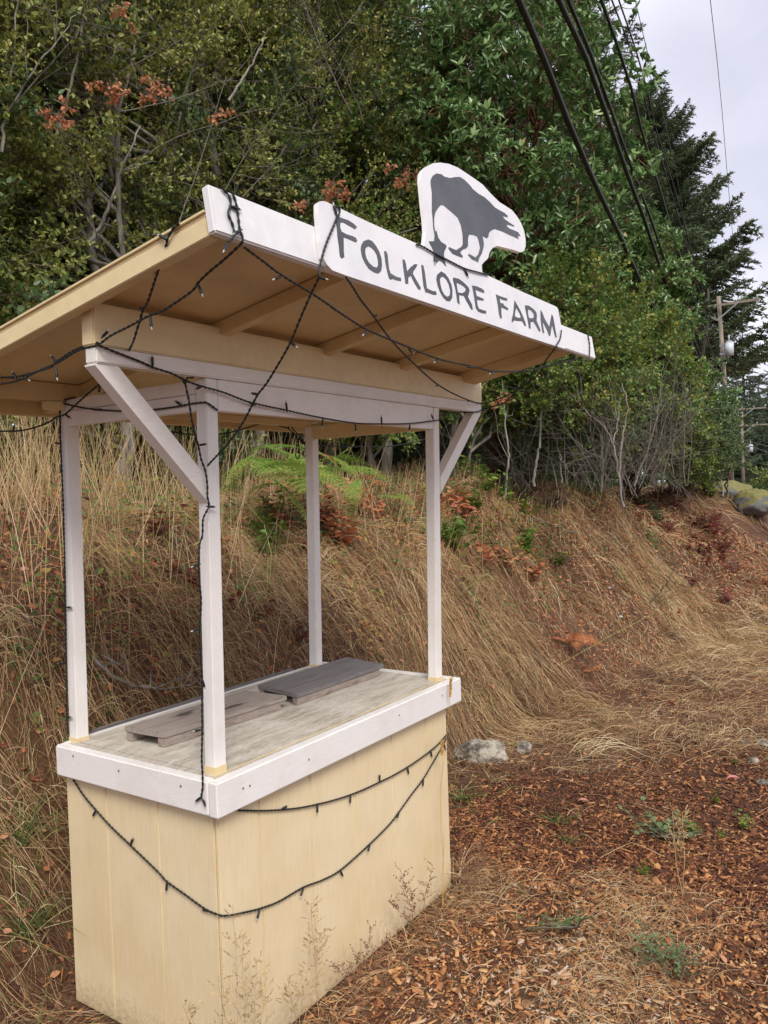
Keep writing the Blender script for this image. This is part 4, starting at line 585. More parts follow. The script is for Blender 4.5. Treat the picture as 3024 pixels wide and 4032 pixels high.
# 1 matted clumps of long grass, each one combed its own way down the bank
def d_bank(x, y):
    sw = fbm(x*1.1+y*0.7, y*0.9, 31, 3); red = np.clip((fbm(x*0.7, y*0.7, 33)-0.5)*5, 0, 1)
    return np.clip(3.4*(sw-0.40), 0.07, 1)*(1-0.55*red)*np.clip(h_base(x, y)/0.10, 0, 1)
def clumps(ncl, per, xr, yr, dens, L0, L1, w, K=6, ftone=0.0, rad=0.07, spread=0.28):
    cx_, cy_, cz_ = scatter(ncl, xr, yr, dens); nc = len(cx_)
    gx_, gy_ = grad_h(cx_, cy_); dwn = np.arctan2(-gy_-0.05, -gx_)
    ca = dwn+0.30+(fbm(cx_*0.9, cy_*0.9, 41, 2)-0.5)*3.4+rng.normal(0, 0.42, nc); cl = rng.uniform(L0, L1, nc); ct = np.clip(rng.normal(0.46, 0.20, nc)+0.5*(fbm(cx_*1.2, cy_*1.2, 51)-0.45), 0.08, 0.86)+ftone
    cc = rng.normal(0, 0.55, nc); chh = rng.uniform(0.02, 0.12, nc)
    m_ = rng.integers(per//3, per, nc); ix = np.repeat(np.arange(nc), m_); n = len(ix)
    rr = rad*rng.uniform(0.5, 1.6, nc)[ix]; x = cx_[ix]+rng.normal(0, 1, n)*rr; y = cy_[ix]+rng.normal(0, 1, n)*rr*0.8; k = ~inside_stand(x, y, 0.02); x, y, ix = x[k], y[k], ix[k]; n = len(ix)
    a = ca[ix]+rng.normal(0, spread, n); hs = rng.uniform(0.75, 1, n)
    V, F = strands(np.stack([x, y, h_fun(x, y)], -1), np.stack([np.cos(a), np.sin(a), 0*a], -1)*hs[:, None], cl[ix]*rng.uniform(0.45, 1.15, n), K, w*rng.uniform(0.6, 1.35, n), chh[ix]*rng.uniform(0.2, 1.2, n), None, cc[ix]+rng.normal(0, 0.35, n))
    ST.add(V, F, np.where(rng.random(n) < 0.02, 1.0, np.clip(ct[ix]+rng.normal(0, 0.16, n), 0, .93)), K)
clumps(1500, 46, (-0.6, 4.0), (0.8, 3.0), d_bank, 0.18, 0.60, 0.0026)
clumps(2000, 40, (2.5, 8.5), (0.0, 3.0), d_bank, 0.25, 0.75, 0.0036, rad=0.09, spread=0.22)
clumps(1100, 34, (7.5, 19), (-2.2, 3.2), d_bank, 0.35, 0.9, 0.0075, rad=0.16)
# short broken bits lying every way over the whole bank
x, y, z = scatter(46000, (-0.6, 12), (-0.6, 3.1), lambda x, y: np.clip(h_base(x, y)/0.2, 0, 1)*np.clip(1.25-(x-4)/9, .3, 1)); n = len(x); a = rng.uniform(0, 2*np.pi, n)
V, F = strands(np.stack([x, y, z], -1), np.stack([np.cos(a), np.sin(a), 0*a], -1), 0.04+0.2*rng.random(n)**2, 4, rng.uniform(0.0016, 0.0038, n)*(1+np.clip(x-4, 0, 6)*0.12), 0.004+0.06*rng.random(n)**2, None, rng.normal(0, 0.9, n))
ST.add(V, F, np.clip(0.12+0.85*rng.random(n)**1.1, 0, .93), 4)
# 2 chaotic straw on the flat and at the foot of the bank
def d_flat(x, y): return np.clip(0.07+0.93*(1-mulch(x, y)), 0, 1)*np.clip(1.2-h_base(x, y)/0.5, 0.15, 1)*np.clip((fbm(x*1.2, y*1.2, 61)-0.22)*3.2, 0.2, 1)
x, y, z = scatter(62000, (-0.5, 12), (-2.3, 1.6), d_flat); n = len(x); a = rng.uniform(0, 2*np.pi, n); a = np.where(rng.random(n) < 0.5, a, rng.normal(0.1, 0.4, n))
V, F = strands(np.stack([x, y, z], -1), np.stack([np.cos(a), np.sin(a), 0*a], -1), rng.uniform(0.06, 0.34, n), 5, rng.uniform(0.0012, 0.0030, n)*(1+np.clip(x-4, 0, 6)*0.15), rng.uniform(0.004, 0.035, n), None, rng.normal(0, 0.9, n))
ST.add(V, F, np.clip(0.22+0.55*rng.random(n)+0.45*(fbm(x*1.1, y*1.1, 63)-0.4), 0, .93), 5)
clumps(70, 3, (0.4, 4.5), (-1.8, 0.8), lambda x, y: 0*x+1, .2, .6, .0016, 6, .2, .3, 1.5)
clumps(520, 50, (3.4, 11), (-2.2, 1.2), lambda x, y: (1-mulch(x, y))*np.clip(1.2-h_base(x, y)/0.4, 0, 1)*np.clip((fbm(x*.8, y*.8, 65)-.35)*4, 0, 1), .15, .5, .0034, 5, .12, .12, .35)
# thin patch of straw in the near corner of the mulch
x, y, z = scatter(5200, (0.45, 1.9), (-1.35, -0.25), lambda x, y: np.clip(1.1-np.abs(y+0.95-0.1*x)/0.35, 0.10, 1)); n = len(x); a = rng.uniform(0, 2*np.pi, n)
V, F = strands(np.stack([x, y, z], -1), np.stack([np.cos(a), np.sin(a), 0*a], -1), rng.uniform(0.05, 0.22, n), 5, rng.uniform(0.0009, 0.0019, n), rng.uniform(0.006, 0.045, n), None, rng.normal(0, 0.9, n))
ST.add(V, F, np.clip(0.45+0.48*rng.random(n), 0, .93), 5)
def band(n, x0, x1, y0, y1, lo, hi):
    x = rng.uniform(x0, x1, n); y = rng.uniform(y0, y1, n); a = rng.uniform(0, 2*np.pi, n); k = ~inside_stand(x, y, -0.005); x, y, a = x[k], y[k], a[k]; n = len(x)
    V, F = strands(np.stack([x, y, h_fun(x, y)], -1), np.stack([np.cos(a), np.sin(a), 0*a], -1), rng.uniform(lo, hi, n), 5, rng.uniform(0.0008, 0.0017, n), rng.uniform(0.005, 0.03, n), None, rng.normal(0, 1.0, n)); ST.add(V, F, np.clip(0.2+0.7*rng.random(n), 0, .93), 5)
band(900, -0.05, 1.6, -0.14, -0.01, .05, .2); band(500, -0.25, -0.02, 0.0, 0.9, .05, .2); band(500, 1.2, 1.7, -0.25, 0.1, .08, .3)
ST.obj('dry_grass', M_straw, 'flattened straw coloured dry grass covering the bank behind the stand', 'dry grass')
# 3 standing stalks on the crest
ST = Strands()
def d_crest(x, y): return (1-0.85*np.exp(-((x-2.9)/0.9)**2-((y-1.8)/0.6)**2))*np.clip((y-1.15)/0.7, 0, 1)*np.clip(1.35-(x-3.0)/5.5, 0.10, 1)*np.clip((fbm(x*1.3, y*1.3, 71)-0.25)*3.0, 0.15, 1)
for (n, xr, yr, Lr, w) in ((4000, (-0.5, 3.9), (1.25, 3.3), (0.35, 0.95), 0.0036), (7000, (3, 9), (1.2, 3.4), (0.12, 0.42), 0.0042), (5000, (8.5, 22), (-0.5, 3.0), (0.15, 0.4), 0.009)):
    x, y, z = scatter(n, xr, yr, d_crest); n = len(x); a = rng.uniform(0, 2*np.pi, n); lean = rng.uniform(0.05, 0.45, n)
    D = np.stack([np.cos(a)*lean, np.sin(a)*lean-0.08, np.ones(n)*0.97], -1)
    V, F = strands(np.stack([x, y, z-0.02], -1), D, rng.uniform(*Lr, n), 6, w*rng.uniform(0.6, 1.3, n), None, rng.uniform(0.0, 0.35, n)**1.5*1.4, rng.normal(0, 0.5, n), follow=False)
    ST.add(V, F, np.where(rng.random(n) < 0.06, 1.0, np.clip(0.42+0.5*rng.random(n), 0, .93)), 6)
# heavy hanging tufts at the left
for (n, xr, yr) in ((9000, (-0.9, 1.5), (0.95, 2.5)), (5200, (1.2, 5.0), (1.0, 2.5))):
    x, y, z = scatter(n, xr, yr, lambda x, y: np.clip((fbm(x*2.2, y*2.2, 81)-0.42)*6, 0, 1)); n = len(x)
    a = rng.normal(-1.3, 0.55, n); D = np.stack([np.cos(a)*0.62, np.sin(a)*0.62, rng.uniform(0.35, 0.9, n)], -1)
    V, F = strands(np.stack([x, y, z], -1), D, rng.uniform(0.2, 0.5, n), 7, rng.uniform(0.0017, 0.0036, n), None, rng.uniform(0.6, 1.5, n), rng.normal(0, 0.5, n), follow=False)
    ST.add(V, F, np.where(rng.random(n) < 0.05, 1.0, np.clip(0.25+0.5*rng.random(n)+0.3*(fbm(x*2, y*2, 83)-.4), 0, .93)), 7)
ST.obj('standing_straw', M_straw, 'tall pale dry grass stalks standing along the top of the bank', 'dry grass')
# green blades here and there
ST = Strands()
def blob(x, y, cx_, cy_, r): return np.exp(-((x-cx_)**2+(y-cy_)**2)/r**2)
def d_green(x, y): return np.clip(0.02+0.9*blob(x, y, 2.45, 0.55, 0.30)+0.8*blob(x, y, 0.2, 1.35, 0.4)+0.8*blob(x, y, 2.8, 1.9, .6)+0.5*blob(x, y, 3.1, 1.15, .35)+0.5*blob(x, y, -.1, 1.0, .4), 0, 1)
x, y, z = scatter(9000, (-0.8, 7), (-1.0, 2.8), d_green); n = len(x); a = rng.uniform(0, 2*np.pi, n); lean = rng.uniform(0.3, 0.9, n)
D = np.stack([np.cos(a)*lean, np.sin(a)*lean, rng.uniform(0.4, 0.9, n)], -1)
V, F = strands(np.stack([x, y, z], -1), D, rng.uniform(0.06, 0.3, n), 6, rng.uniform(0.0018, 0.0042, n), None, rng.uniform(0.2, 0.9, n), rng.normal(0, 0.5, n), follow=False)
ST.add(V, F, rng.random(n), 6)
ST.obj('green_grass', M_green, 'sparse green grass blades among the straw', 'grass')

# ------------------------------------------------------------------ fallen leaves and needles on the bank
LEAF = np.array([[0, 0, 0], [-.28, .3, .06], [0, .33, 0], [.28, .3, .06], [-.22, .7, .05], [0, .68, -.03], [.22, .7, .07], [0, 1, -.05]])
LEAFF = np.array([[0, 2, 1], [0, 3, 2], [1, 2, 5], [1, 5, 4], [2, 3, 6], [2, 6, 5], [4, 5, 7], [5, 6, 7]])
M_litter = tone_mat('fallen_leaves', [(0.0, (0.08, 0.03, 0.02)), (0.3, (0.24, 0.07, 0.038)), (0.55, (0.46, 0.18, 0.07)), (0.75, (0.58, 0.30, 0.15)), (0.9, (0.62, 0.26, 0.18)), (1.0, (0.62, 0.30, 0.25))], 0.65, trans=0.15)
def d_leaf(x, y): return np.clip(0.15+1.6*(fbm(x*0.7, y*0.7, 33)-0.42)+0.3*(x > 5), 0.08, 1)*np.clip(h_base(x, y)/0.1+0.12, 0, 1)
x, y, z = scatter(70000, (-0.6, 12), (-1.5, 3.3), d_leaf); n = len(x)
s_ = rng.uniform(0.012, 0.042, n)*(1+np.clip(x-6, 0, 6)*0.05)
V, F = instance(LEAF, LEAFF, np.stack([x, y, z+rng.uniform(0.006, 0.10, n)*np.clip(h_base(x, y)*4, .1, 1)], -1), rand_frames(n, pnorm(x, y), 0.6), np.stack([s_, s_, s_*1.5], -1))
tag(mobj('leaf_litter', np_mesh('leaf_litter', V, F, M_litter, attrs={'tone': np.repeat(np.clip(rng.beta(1.6, 1.8, n)*0.95, 0, .86), 8)})), 'small brown and rust fallen leaves strewn over the bank', 'leaf litter', kind='stuff')

# low leafy ground cover on the bank, too small and mixed to count
M_cover = tone_mat('ground_cover_leaves', [(0.0, (0.05, 0.10, 0.025)), (0.3, (0.11, 0.19, 0.04)), (0.5, (0.22, 0.27, 0.06)), (0.6, (0.40, 0.30, 0.07)), (0.75, (0.48, 0.19, 0.07)), (0.88, (0.26, 0.055, 0.04)), (1.0, (0.14, 0.03, 0.03))], 0.5, trans=0.3)
cx_, cy_, cz_ = scatter(1700, (-0.6, 9), (1.0, 3.2), lambda x, y: np.clip((h_base(x, y)-0.4)/0.9, 0.05, 1)*np.clip((fbm(x*1.7, y*1.7, 95)-0.40)*5, 0, 1)); nc = len(cx_)
m_ = rng.integers(6, 26, nc); ix = np.repeat(np.arange(nc), m_); n = len(ix); x = cx_[ix]+rng.normal(0, 0.055, n); y = cy_[ix]+rng.normal(0, 0.05, n); ct = rng.random(nc)**1.2; s_ = rng.uniform(0.018, 0.048, n)
V, F = instance(LEAF, LEAFF, np.stack([x, y, h_fun(x, y)+0.05+rng.random(n)*0.15], -1), rand_frames(n, norm(np.tile([[-.2, -.5, .8]], (n, 1))), 0.45), np.stack([s_*.8, s_, s_], -1))
tag(mobj('ground_cover', np_mesh('ground_cover', V, F, M_cover, attrs={'tone': np.repeat(np.clip(ct[ix]+rng.normal(0, .07, n), 0, 1), 8)})), 'low mixed green, yellow and red leafy growth among the straw on the bank', 'ground cover', kind='stuff')

# ------------------------------------------------------------------ foliage materials
M_leaf_olive = tone_mat('olive_leaves', [(0.0, (0.09, 0.13, 0.026)), (0.35, (0.19, 0.235, 0.045)), (0.7, (0.33, 0.355, 0.08)), (0.93, (0.50, 0.50, 0.16)), (0.97, (0.52, 0.38, 0.10)), (1.0, (0.50, 0.24, 0.08))], 0.42, 0.3, 'island', 0.5)
M_leaf_deep = tone_mat('deep_green_leaves', [(0.0, (0.045, 0.085, 0.03)), (0.4, (0.08, 0.145, 0.045)), (0.8, (0.14, 0.21, 0.07)), (1.0, (0.22, 0.29, 0.11))], 0.45, 0.25, 'island', 0.5)
M_leaf_arb = tone_mat('glossy_leaves', [(0.0, (0.075, 0.15, 0.045)), (0.4, (0.14, 0.255, 0.08)), (0.8, (0.235, 0.37, 0.125)), (0.97, (0.36, 0.46, 0.20)), (1.0, (0.50, 0.24, 0.08))], 0.30, 0.22, 'island', 0.55)
M_leaf_yel = tone_mat('turning_leaves', [(0.0, (0.07, 0.145, 0.04)), (0.35, (0.13, 0.235, 0.055)), (0.58, (0.21, 0.31, 0.065)), (0.80, (0.38, 0.38, 0.085)), (0.95, (0.58, 0.42, 0.07)), (1.0, (0.50, 0.18, 0.07))], 0.45, 0.3, 'island', 0.4)
M_leaf_fresh = tone_mat('fresh_green_leaves', [(0.0, (0.10, 0.20, 0.035)), (0.6, (0.17, 0.29, 0.05)), (0.85, (0.30, 0.34, 0.06)), (1.0, (0.45, 0.24, 0.06))], 0.4, 0.35, 'island', 0.4)
M_leaf_rust = tone_mat('dead_rust_leaves', [(0.0, (0.40, 0.13, 0.06)), (0.5, (0.58, 0.23, 0.11)), (0.8, (0.62, 0.32, 0.15)), (1.0, (0.45, 0.24, 0.13))], 0.6, 0.3, 'island', 0.3)
M_leaf_red = tone_mat('red_leaves', [(0.0, (0.13, 0.025, 0.025)), (0.6, (0.24, 0.05, 0.04)), (1.0, (0.32, 0.14, 0.07))], 0.5, 0.3, 'island', 0.3)
M_pink = tone_mat('pink_leaves', [(0.0, (0.55, 0.20, 0.16)), (1.0, (0.66, 0.33, 0.28))], 0.5, 0.15, 'island', 0.3)
M_fern = tone_mat('bracken_green', [(0.0, (0.13, 0.27, 0.045)), (0.6, (0.22, 0.37, 0.065)), (0.85, (0.48, 0.48, 0.10)), (1.0, (0.52, 0.30, 0.08))], 0.5, 0.35, 'island', 0.3)
M_fern_dead = tone_mat('bracken_dead', [(0.0, (0.58, 0.19, 0.08)), (1.0, (0.72, 0.31, 0.13))], 0.6, 0.3, 'island', 0.2)
M_needle = tone_mat('hazed_fir_needles', [(0.0, (0.085, 0.125, 0.065)), (0.5, (0.145, 0.20, 0.10)), (0.85, (0.21, 0.26, 0.14)), (1.0, (0.29, 0.30, 0.17))], 0.55, 0.2, 'island', 0.3)  # needle green lightened and greyed, mild distance haze put into the colour
M_needle_far = tone_mat('hazed_far_fir_needles', [(0.0, (0.10, 0.14, 0.09)), (0.5, (0.15, 0.20, 0.125)), (1.0, (0.22, 0.26, 0.17))], 0.6, 0.2, 'island', 0.3)  # paler, greyer needle green, distance haze put into the colour
def bark_mat(name, a, b_, sc=18.0, axis=(6, 6, 1)):
    m_, nt, b = new_mat(name); l = nt.links.new
    t = nd(nt, 'ShaderNodeTexCoord'); mpn = nd(nt, 'ShaderNodeMapping'); mpn.inputs['Scale'].default_value = axis
    l(t.outputs['Object'], mpn.inputs[0]); n_ = nd(nt, 'ShaderNodeTexNoise', Scale=sc/6, Detail=8.0, Roughness=0.7); l(mpn.outputs[0], n_.inputs['Vector'])
    r = ramp(nt, [(0.35, a), (0.65, b_)]); l(n_.outputs['Fac'], r.inputs[0]); l(r.outputs[0], b.inputs['Base Color']); b.inputs['Roughness'].default_value = 0.8
    bp = nd(nt, 'ShaderNodeBump', Strength=0.6, Distance=0.01); l(n_.outputs['Fac'], bp.inputs['Height']); l(bp.outputs[0], b.inputs['Normal'])
    return m_
M_bark_grey = bark_mat('grey_green_bark', (0.10, 0.085, 0.065), (0.33, 0.31, 0.26))
M_bark_dark = bark_mat('dark_bark', (0.035, 0.026, 0.02), (0.10, 0.078, 0.06))
M_bark_arb = bark_mat('orange_arbutus_bark', (0.10, 0.05, 0.03), (0.30, 0.15, 0.08))
M_stem_pale = bark_mat('pale_dead_stem', (0.13, 0.11, 0.09), (0.40, 0.36, 0.30))
M_twig_grey = bark_mat('grey_twig', (0.08, 0.07, 0.055), (0.25, 0.22, 0.18))
M_twig = bark_mat('twig_bark', (0.09, 0.065, 0.045), (0.22, 0.18, 0.13))

# ------------------------------------------------------------------ leafy branch prototypes
def branch_axis(L_, r, bend=0.25, n=8, up=0.15):
    p_ = np.zeros(3); d = np.array([0, 1.0, up]); d /= np.linalg.norm(d); out = [p_.copy()]
    for i in range(n):
        d = norm(d+r.normal(0, bend/n**.5, 3)*np.array([1, .3, .8])); p_ = p_+d*L_/n; out.append(p_.copy())
    return np.array(out)
def leafy_branch(name, seed, L_, ntw, twl, per, ll, lw, mats, tip_rosette=0, simple=False, droop=0.0, spread=1.0, twr=0.0022):
    r = np.random.default_rng(seed); acc = Acc(); main = branch_axis(L_, r)
    V, F = tube_np(main, np.linspace(0.007 if name != 'bare_branch' else 0.0045, 0.002, len(main))*max(1, L_), 4); acc.add(V, F, 1)
    pos, dirs, nrm = [], [], []
    cum = np.linspace(0, 1, len(main))
    for k in range(ntw):
        t = 0.12+0.88*(k+r.random())/ntw; p0 = np.array([np.interp(t, cum, main[:, i]) for i in range(3)])
        a = r.uniform(0, 2*np.pi); side = np.array([np.cos(a), 0.25+0.6*r.random(), np.sin(a)*0.8])
        side = norm(side*np.array([spread, 1, spread])); l_ = twl*r.uniform(0.5, 1.2)*(1.15-0.5*t); nseg = 4; P = [p0]; d = side
        for i in range(nseg):
            d = norm(d+r.normal(0, 0.16, 3)+np.array([0, 0.08, 0.06-droop])); P.append(P[-1]+d*l_/nseg)
        P = np.array(P); V, F = tube_np(P, np.linspace(twr, twr*0.5, len(P)), 3); acc.add(V, F, 1)
        npl = per if not tip_rosette else per
        for j in range(npl):
            tt = (0.15+0.85*(j+r.random())/npl) if not tip_rosette else min(1, 0.8+0.2*r.random())
            q = np.array([np.interp(tt, np.linspace(0, 1, len(P)), P[:, i]) for i in range(3)])
            tw = norm(P[-1]-P[-2]); ra = r.uniform(0, 2*np.pi); u = norm(np.cross(tw, np.array([0.1, 0.2, 0.97]))); w = np.cross(tw, u)
            out = np.cos(ra)*u+np.sin(ra)*w
            ld = norm(out*(0.9 if not tip_rosette else 1.0)+tw*(0.6 if not tip_rosette else 0.45)+r.normal(0, 0.25, 3)+np.array([0, 0, 0.1-droop]))
            pos.append(q); dirs.append(ld); nrm.append(norm(np.array([0, 0, 0.9])+tw*0.5+r.normal(0, 0.45, 3)))
    pos = np.array(pos); dirs = np.array(dirs); nrm = np.array(nrm); n = len(pos)
    fr = frames(dirs, nrm); s1 = ll*r.uniform(0.65, 1.2, n); s2 = lw*r.uniform(0.75, 1.2, n)/0.56
    if simple:
        tv = np.array([[0, 0, 0], [-.28, .5, .05], [0, 1, -.04], [.28, .5, .05]]); tf = np.array([[0, 3, 2, 1]])
        V, F = instance(tv, tf, pos, fr, np.stack([s2, s1, s1], -1))
    else: V, F = instance(LEAF, LEAFF, pos, fr, np.stack([s2, s1, s1*1.2], -1))
    acc.add(V, F, 0)
    return acc.mesh(name, mats)
def fir_bough(name, seed, L_, mats, tuft=0.06, dens=1.0):
    r = np.random.default_rng(seed); acc = Acc(); n = 9; t = np.linspace(0, 1, n)
    main = np.stack([0.06*L_*np.sin(t*3+seed), L_*t, L_*(-0.10*np.sin(t*np.pi)+0.10*t**3)], -1)
    V, F = tube_np(main, np.linspace(0.022, 0.004, n)*L_/2.5, 4); acc.add(V, F, 1); pos, dirs = [], []
    for k in range(int(26*dens)):
        tt = 0.1+0.9*(k+r.random())/(26*dens); p0 = np.array([np.interp(tt, t, main[:, i]) for i in range(3)]); sd_ = 1 if k % 2 else -1
        l_ = L_*0.36*(1.05-tt*0.75)*r.uniform(0.6, 1.15); d = norm(np.array([sd_, 0.75, r.normal(-0.05, 0.16)]))
        P = np.array([p0+d*l_*q+np.array([0, 0, -0.16*l_*q*q]) for q in np.linspace(0, 1, 5)])
        V, F = tube_np(P, np.linspace(0.005, 0.002, 5), 3); acc.add(V, F, 1)
        m_ = int(34*dens*l_/(L_*0.3))+4
        for j in range(m_):
            q = r.random(); b0 = p0+d*l_*q+np.array([0, 0, -0.16*l_*q*q]); pos.append(b0)
            dirs.append(norm(d*0.7+r.normal(0, 0.55, 3)*np.array([1, 1, .5])+np.array([0, 0, 0.12])))
    for j in range(int(70*dens)):
        q = r.random(); b0 = np.array([np.interp(q, t, main[:, i]) for i in range(3)]); pos.append(b0); dirs.append(norm(np.array([0, .8, .2])+r.normal(0, .6, 3)))
    pos = np.array(pos); dirs = np.array(dirs); m_ = len(pos); fr = frames(dirs, norm(np.array([0, 0, 1.0])+r.normal(0, .5, (m_, 3))))
    tv = np.array([[0, 0, 0], [-.30, .45, .08], [0, 1, 0], [.30, .45, .08], [0, .5, -.12]]); tf = np.array([[0, 4, 1], [0, 3, 4], [1, 4, 2], [4, 3, 2]])
    s_ = tuft*r.uniform(.7, 1.4, m_); V, F = instance(tv, tf, pos, fr, np.stack([s_*.8, s_*1.6, s_], -1)); acc.add(V, F, 0)
    return acc.mesh(name, mats)
def on(dx, dy, dist):
    v = CAM_F+CAM_R*((dx*1.82278-1512)/3211.14)-CAM_U*((dy*1.82278-2016)/3211.14); v.normalize(); return tuple(CAM_C+v*dist)
PROTO = {
 'olive': [leafy_branch('leafy_branch', 11+i, 0.95, 26, 0.34, 13, 0.041, 0.022, [M_leaf_olive, M_twig]) for i in range(4)],
 'deep': [leafy_branch('leafy_branch', 31+i, 1.15, 24, 0.42, 13, 0.055, 0.030, [M_leaf_deep, M_twig]) for i in range(3)],
 'arb': [leafy_branch('leafy_branch', 51+i, 0.95, 15, 0.34, 11, 0.112, 0.040, [M_leaf_arb, M_bark_arb], tip_rosette=1, twr=0.005) for i in range(4)],
 'yel': [leafy_branch('leafy_branch', 71+i, 0.9, 24, 0.34, 11, 0.050, 0.036, [M_leaf_yel, M_twig]) for i in range(3)],
 'green': [leafy_branch('leafy_branch', 91+i, 0.8, 20, 0.30, 11, 0.040, 0.030, [M_leaf_fresh, M_twig]) for i in range(2)],
 'coarse': [leafy_branch('leafy_branch', 111+i, 1.9, 26, 0.7, 14, 0.11, 0.06, [M_leaf_deep, M_twig], simple=True) for i in range(2)],
 'far': [leafy_branch('leafy_branch', 121+i, 3.2, 30, 1.2, 18, 0.20, 0.11, [M_leaf_deep, M_twig], simple=True) for i in range(2)],
 'rust': [leafy_branch('dead_leaf_cluster', 131+i, 0.16, 5, 0.07, 4, 0.045, 0.026, [M_leaf_rust, M_twig], droop=0.25) for i in range(2)],
 'fir': [fir_bough('fir_bough', 141+i, 2.6, [M_needle, M_bark_dark], 0.062, 2.1) for i in range(3)],
 'firfar': [fir_bough('fir_bough', 151+i, 2.6, [M_needle_far, M_bark_dark], 0.10, 1.0) for i in range(2)],
 'bare': [leafy_branch('bare_branch', 161+i, 1.2, 16, 0.55, 1, 0.012, 0.004, [M_twig, M_twig_grey], twr=0.0022) for i in range(3)],
}
def place_branch(kind, k, base, d, roll, sc, parent, org, name=None):
    me = PROTO[kind][k % len(PROTO[kind])]; o = bpy.data.objects.new(name or me.name.split('.')[0], me)
    y = Vector(d).normalized(); up = Vector((0, 0, 1)); x = y.cross(up)
    if x.length < 1e-3: x = Vector((1, 0, 0))
    x.normalize(); z = x.cross(y); M = Matrix((x, y, z)).transposed() @ Matrix.Rotation(roll, 3, 'Y')
    M = M.to_4x4() @ Matrix.Scale(sc, 4); M.translation = Vector(base)-Vector(org); o.matrix_basis = M
    return link(o, parent)
def wavy(a, b, r, n=7, amp=0.12):
    a = np.array(a, float); b = np.array(b, float); t = np.linspace(0, 1, n)[:, None]; L_ = np.linalg.norm(b-a)
    w = np.cumsum(r.normal(0, amp*L_/n**.5/3, (n, 3)), 0); w -= t*w[-1]+(1-t)*w[0]
    return a+(b-a)*t+w
def tree(label, cat, base, trunks, crown, kinds, nb, bark, seed, sc=(0.8, 1.25), group=None, inner=0.45, limb_every=2, low=None, name='broadleaf_tree', yfront=None):
    """trunks: (dx, dy, height, radius); crown: (cx,cy,cz,rx,ry,rz) world"""
    r = np.random.default_rng(seed); z0 = float(h_fun(np.array([base[0]]), np.array([base[1]]))[0])-0.05
    org = (base[0], base[1], z0); t = empty(name, org, label, cat, group)
    acc = Acc(); tips = []
    for (dx, dy, hgt, rad) in trunks:
        a = np.array([r.normal(0, 0.12), r.normal(0, 0.10), 0]); P = wavy(a, a+np.array([dx, dy, hgt]), r, 10, 0.16)
        V, F = tube_np(P, np.linspace(rad, rad*0.35, 10), 8); acc.add(V, F); tips.append(P)
    cx_, cy_, cz_, rx, ry, rz = crown; C0 = np.array([cx_, cy_, cz_]); lim = Acc(); nl = 0
    for k in range(nb):
        u = norm(r.normal(0, 1, 3)); rad_ = (inner+(1-inner)*r.random()**0.6)
        lump = 0.82+0.36*fbm(np.array(u[0]*2.3+seed), np.array(u[2]*2.3+u[1]*1.7), 7)
        q = C0+u*np.array([rx, ry, rz])*rad_*lump
        if low is not None and q[2] < low: q[2] = low+r.random()*0.6
        d = norm(u*np.array([1, 1, 0.7])+r.normal(0, 0.35, 3)+np.array([0, 0, 0.15]))
        s_ = r.uniform(*sc); kd = kinds[int(r.integers(len(kinds)))]
        b0 = q-d*0.6*s_
        place_branch(kd, int(r.integers(9)), b0, d, r.uniform(-0.9, 0.9), s_, t, org)
        if k % limb_every == 0:
            P = tips[int(r.integers(len(tips)))]; i = int(np.argmin(np.abs(P[:, 2]-(b0[2]-z0-0.5))));
            a = P[min(i, len(P)-1)]; bb = b0-np.array(org)
            V, F = tube_np(wavy(a, bb, r, 6, 0.2), np.linspace(0.018, 0.007, 6)*(1+0.3*s_), 4); lim.add(V, F); nl += 1
    mobj('trunk', acc.mesh('trunk', bark, True), t)
    if nl: mobj('limbs', lim.mesh('limbs', bark, True), t)
    return t
# left mass of small leaved shrubs
G1 = 'small leaved trees massed behind the bank'
tree('olive green small leaved tree at the far left edge, with grey leaning stems', 'tree', (1.5, 3.9), [(-.5, .3, 5.5, .05), (.4, .2, 5.0, .045), (-.1, -.3, 4.5, .03)], (1.1, 4.1, 4.7, 1.35, 1.15, 2.9), ['olive', 'olive', 'deep'], 230, M_bark_grey, 1, group=G1)
tree('olive tree with a tall pale leaning trunk, second from the left edge', 'tree', (2.6, 3.8), [(.5, .3, 5.6, .06), (-.3, .1, 5.0, .05), (.1, -.2, 4.2, .035), (1.0, -.1, 4.0, .03)], (2.6, 4.3, 5.0, 1.35, 1.2, 3.2), ['olive'], 260, M_bark_grey, 2, group=G1)
tree('dense olive tree rising behind the left corner of the roof', 'tree', (4.1, 4.2), [(.3, .2, 6.2, .07), (-.6, .1, 5.5, .045)], (4.1, 4.4, 5.3, 1.5, 1.2, 3.6), ['olive', 'olive', 'deep'], 280, M_bark_grey, 3, group=G1)
tree('yellowish olive tree directly behind the name sign', 'tree', (5.8, 4.0), [(.2, .2, 6.4, .07), (-.7, .1, 5.5, .05)], (5.7, 4.1, 5.6, 1.5, 1.2, 3.7), ['olive', 'olive', 'olive', 'yel'], 280, M_bark_grey, 4, group=G1)
tree('olive tree between the name sign and the glossy leaved tree', 'tree', (7.3, 4.3), [(.2, .2, 7, .08), (-.5, .1, 6.0, .05)], (7.3, 4.3, 6.4, 1.5, 1.2, 3.8), ['olive', 'deep'], 240, M_bark_grey, 5, group=G1)
# rusty brush behind the sign
tree('low rust and yellow leaved bush behind the name sign', 'bush', (5.2, 3.0), [(.2, .1, 1.6, .02), (-.3, 0, 1.5, .02)], (5.3, 3.0, 3.15, 1.1, 0.6, 0.85), ['yel', 'yel', 'rust', 'green'], 110, M_twig, 6, sc=(0.5, 0.9), name='bush')
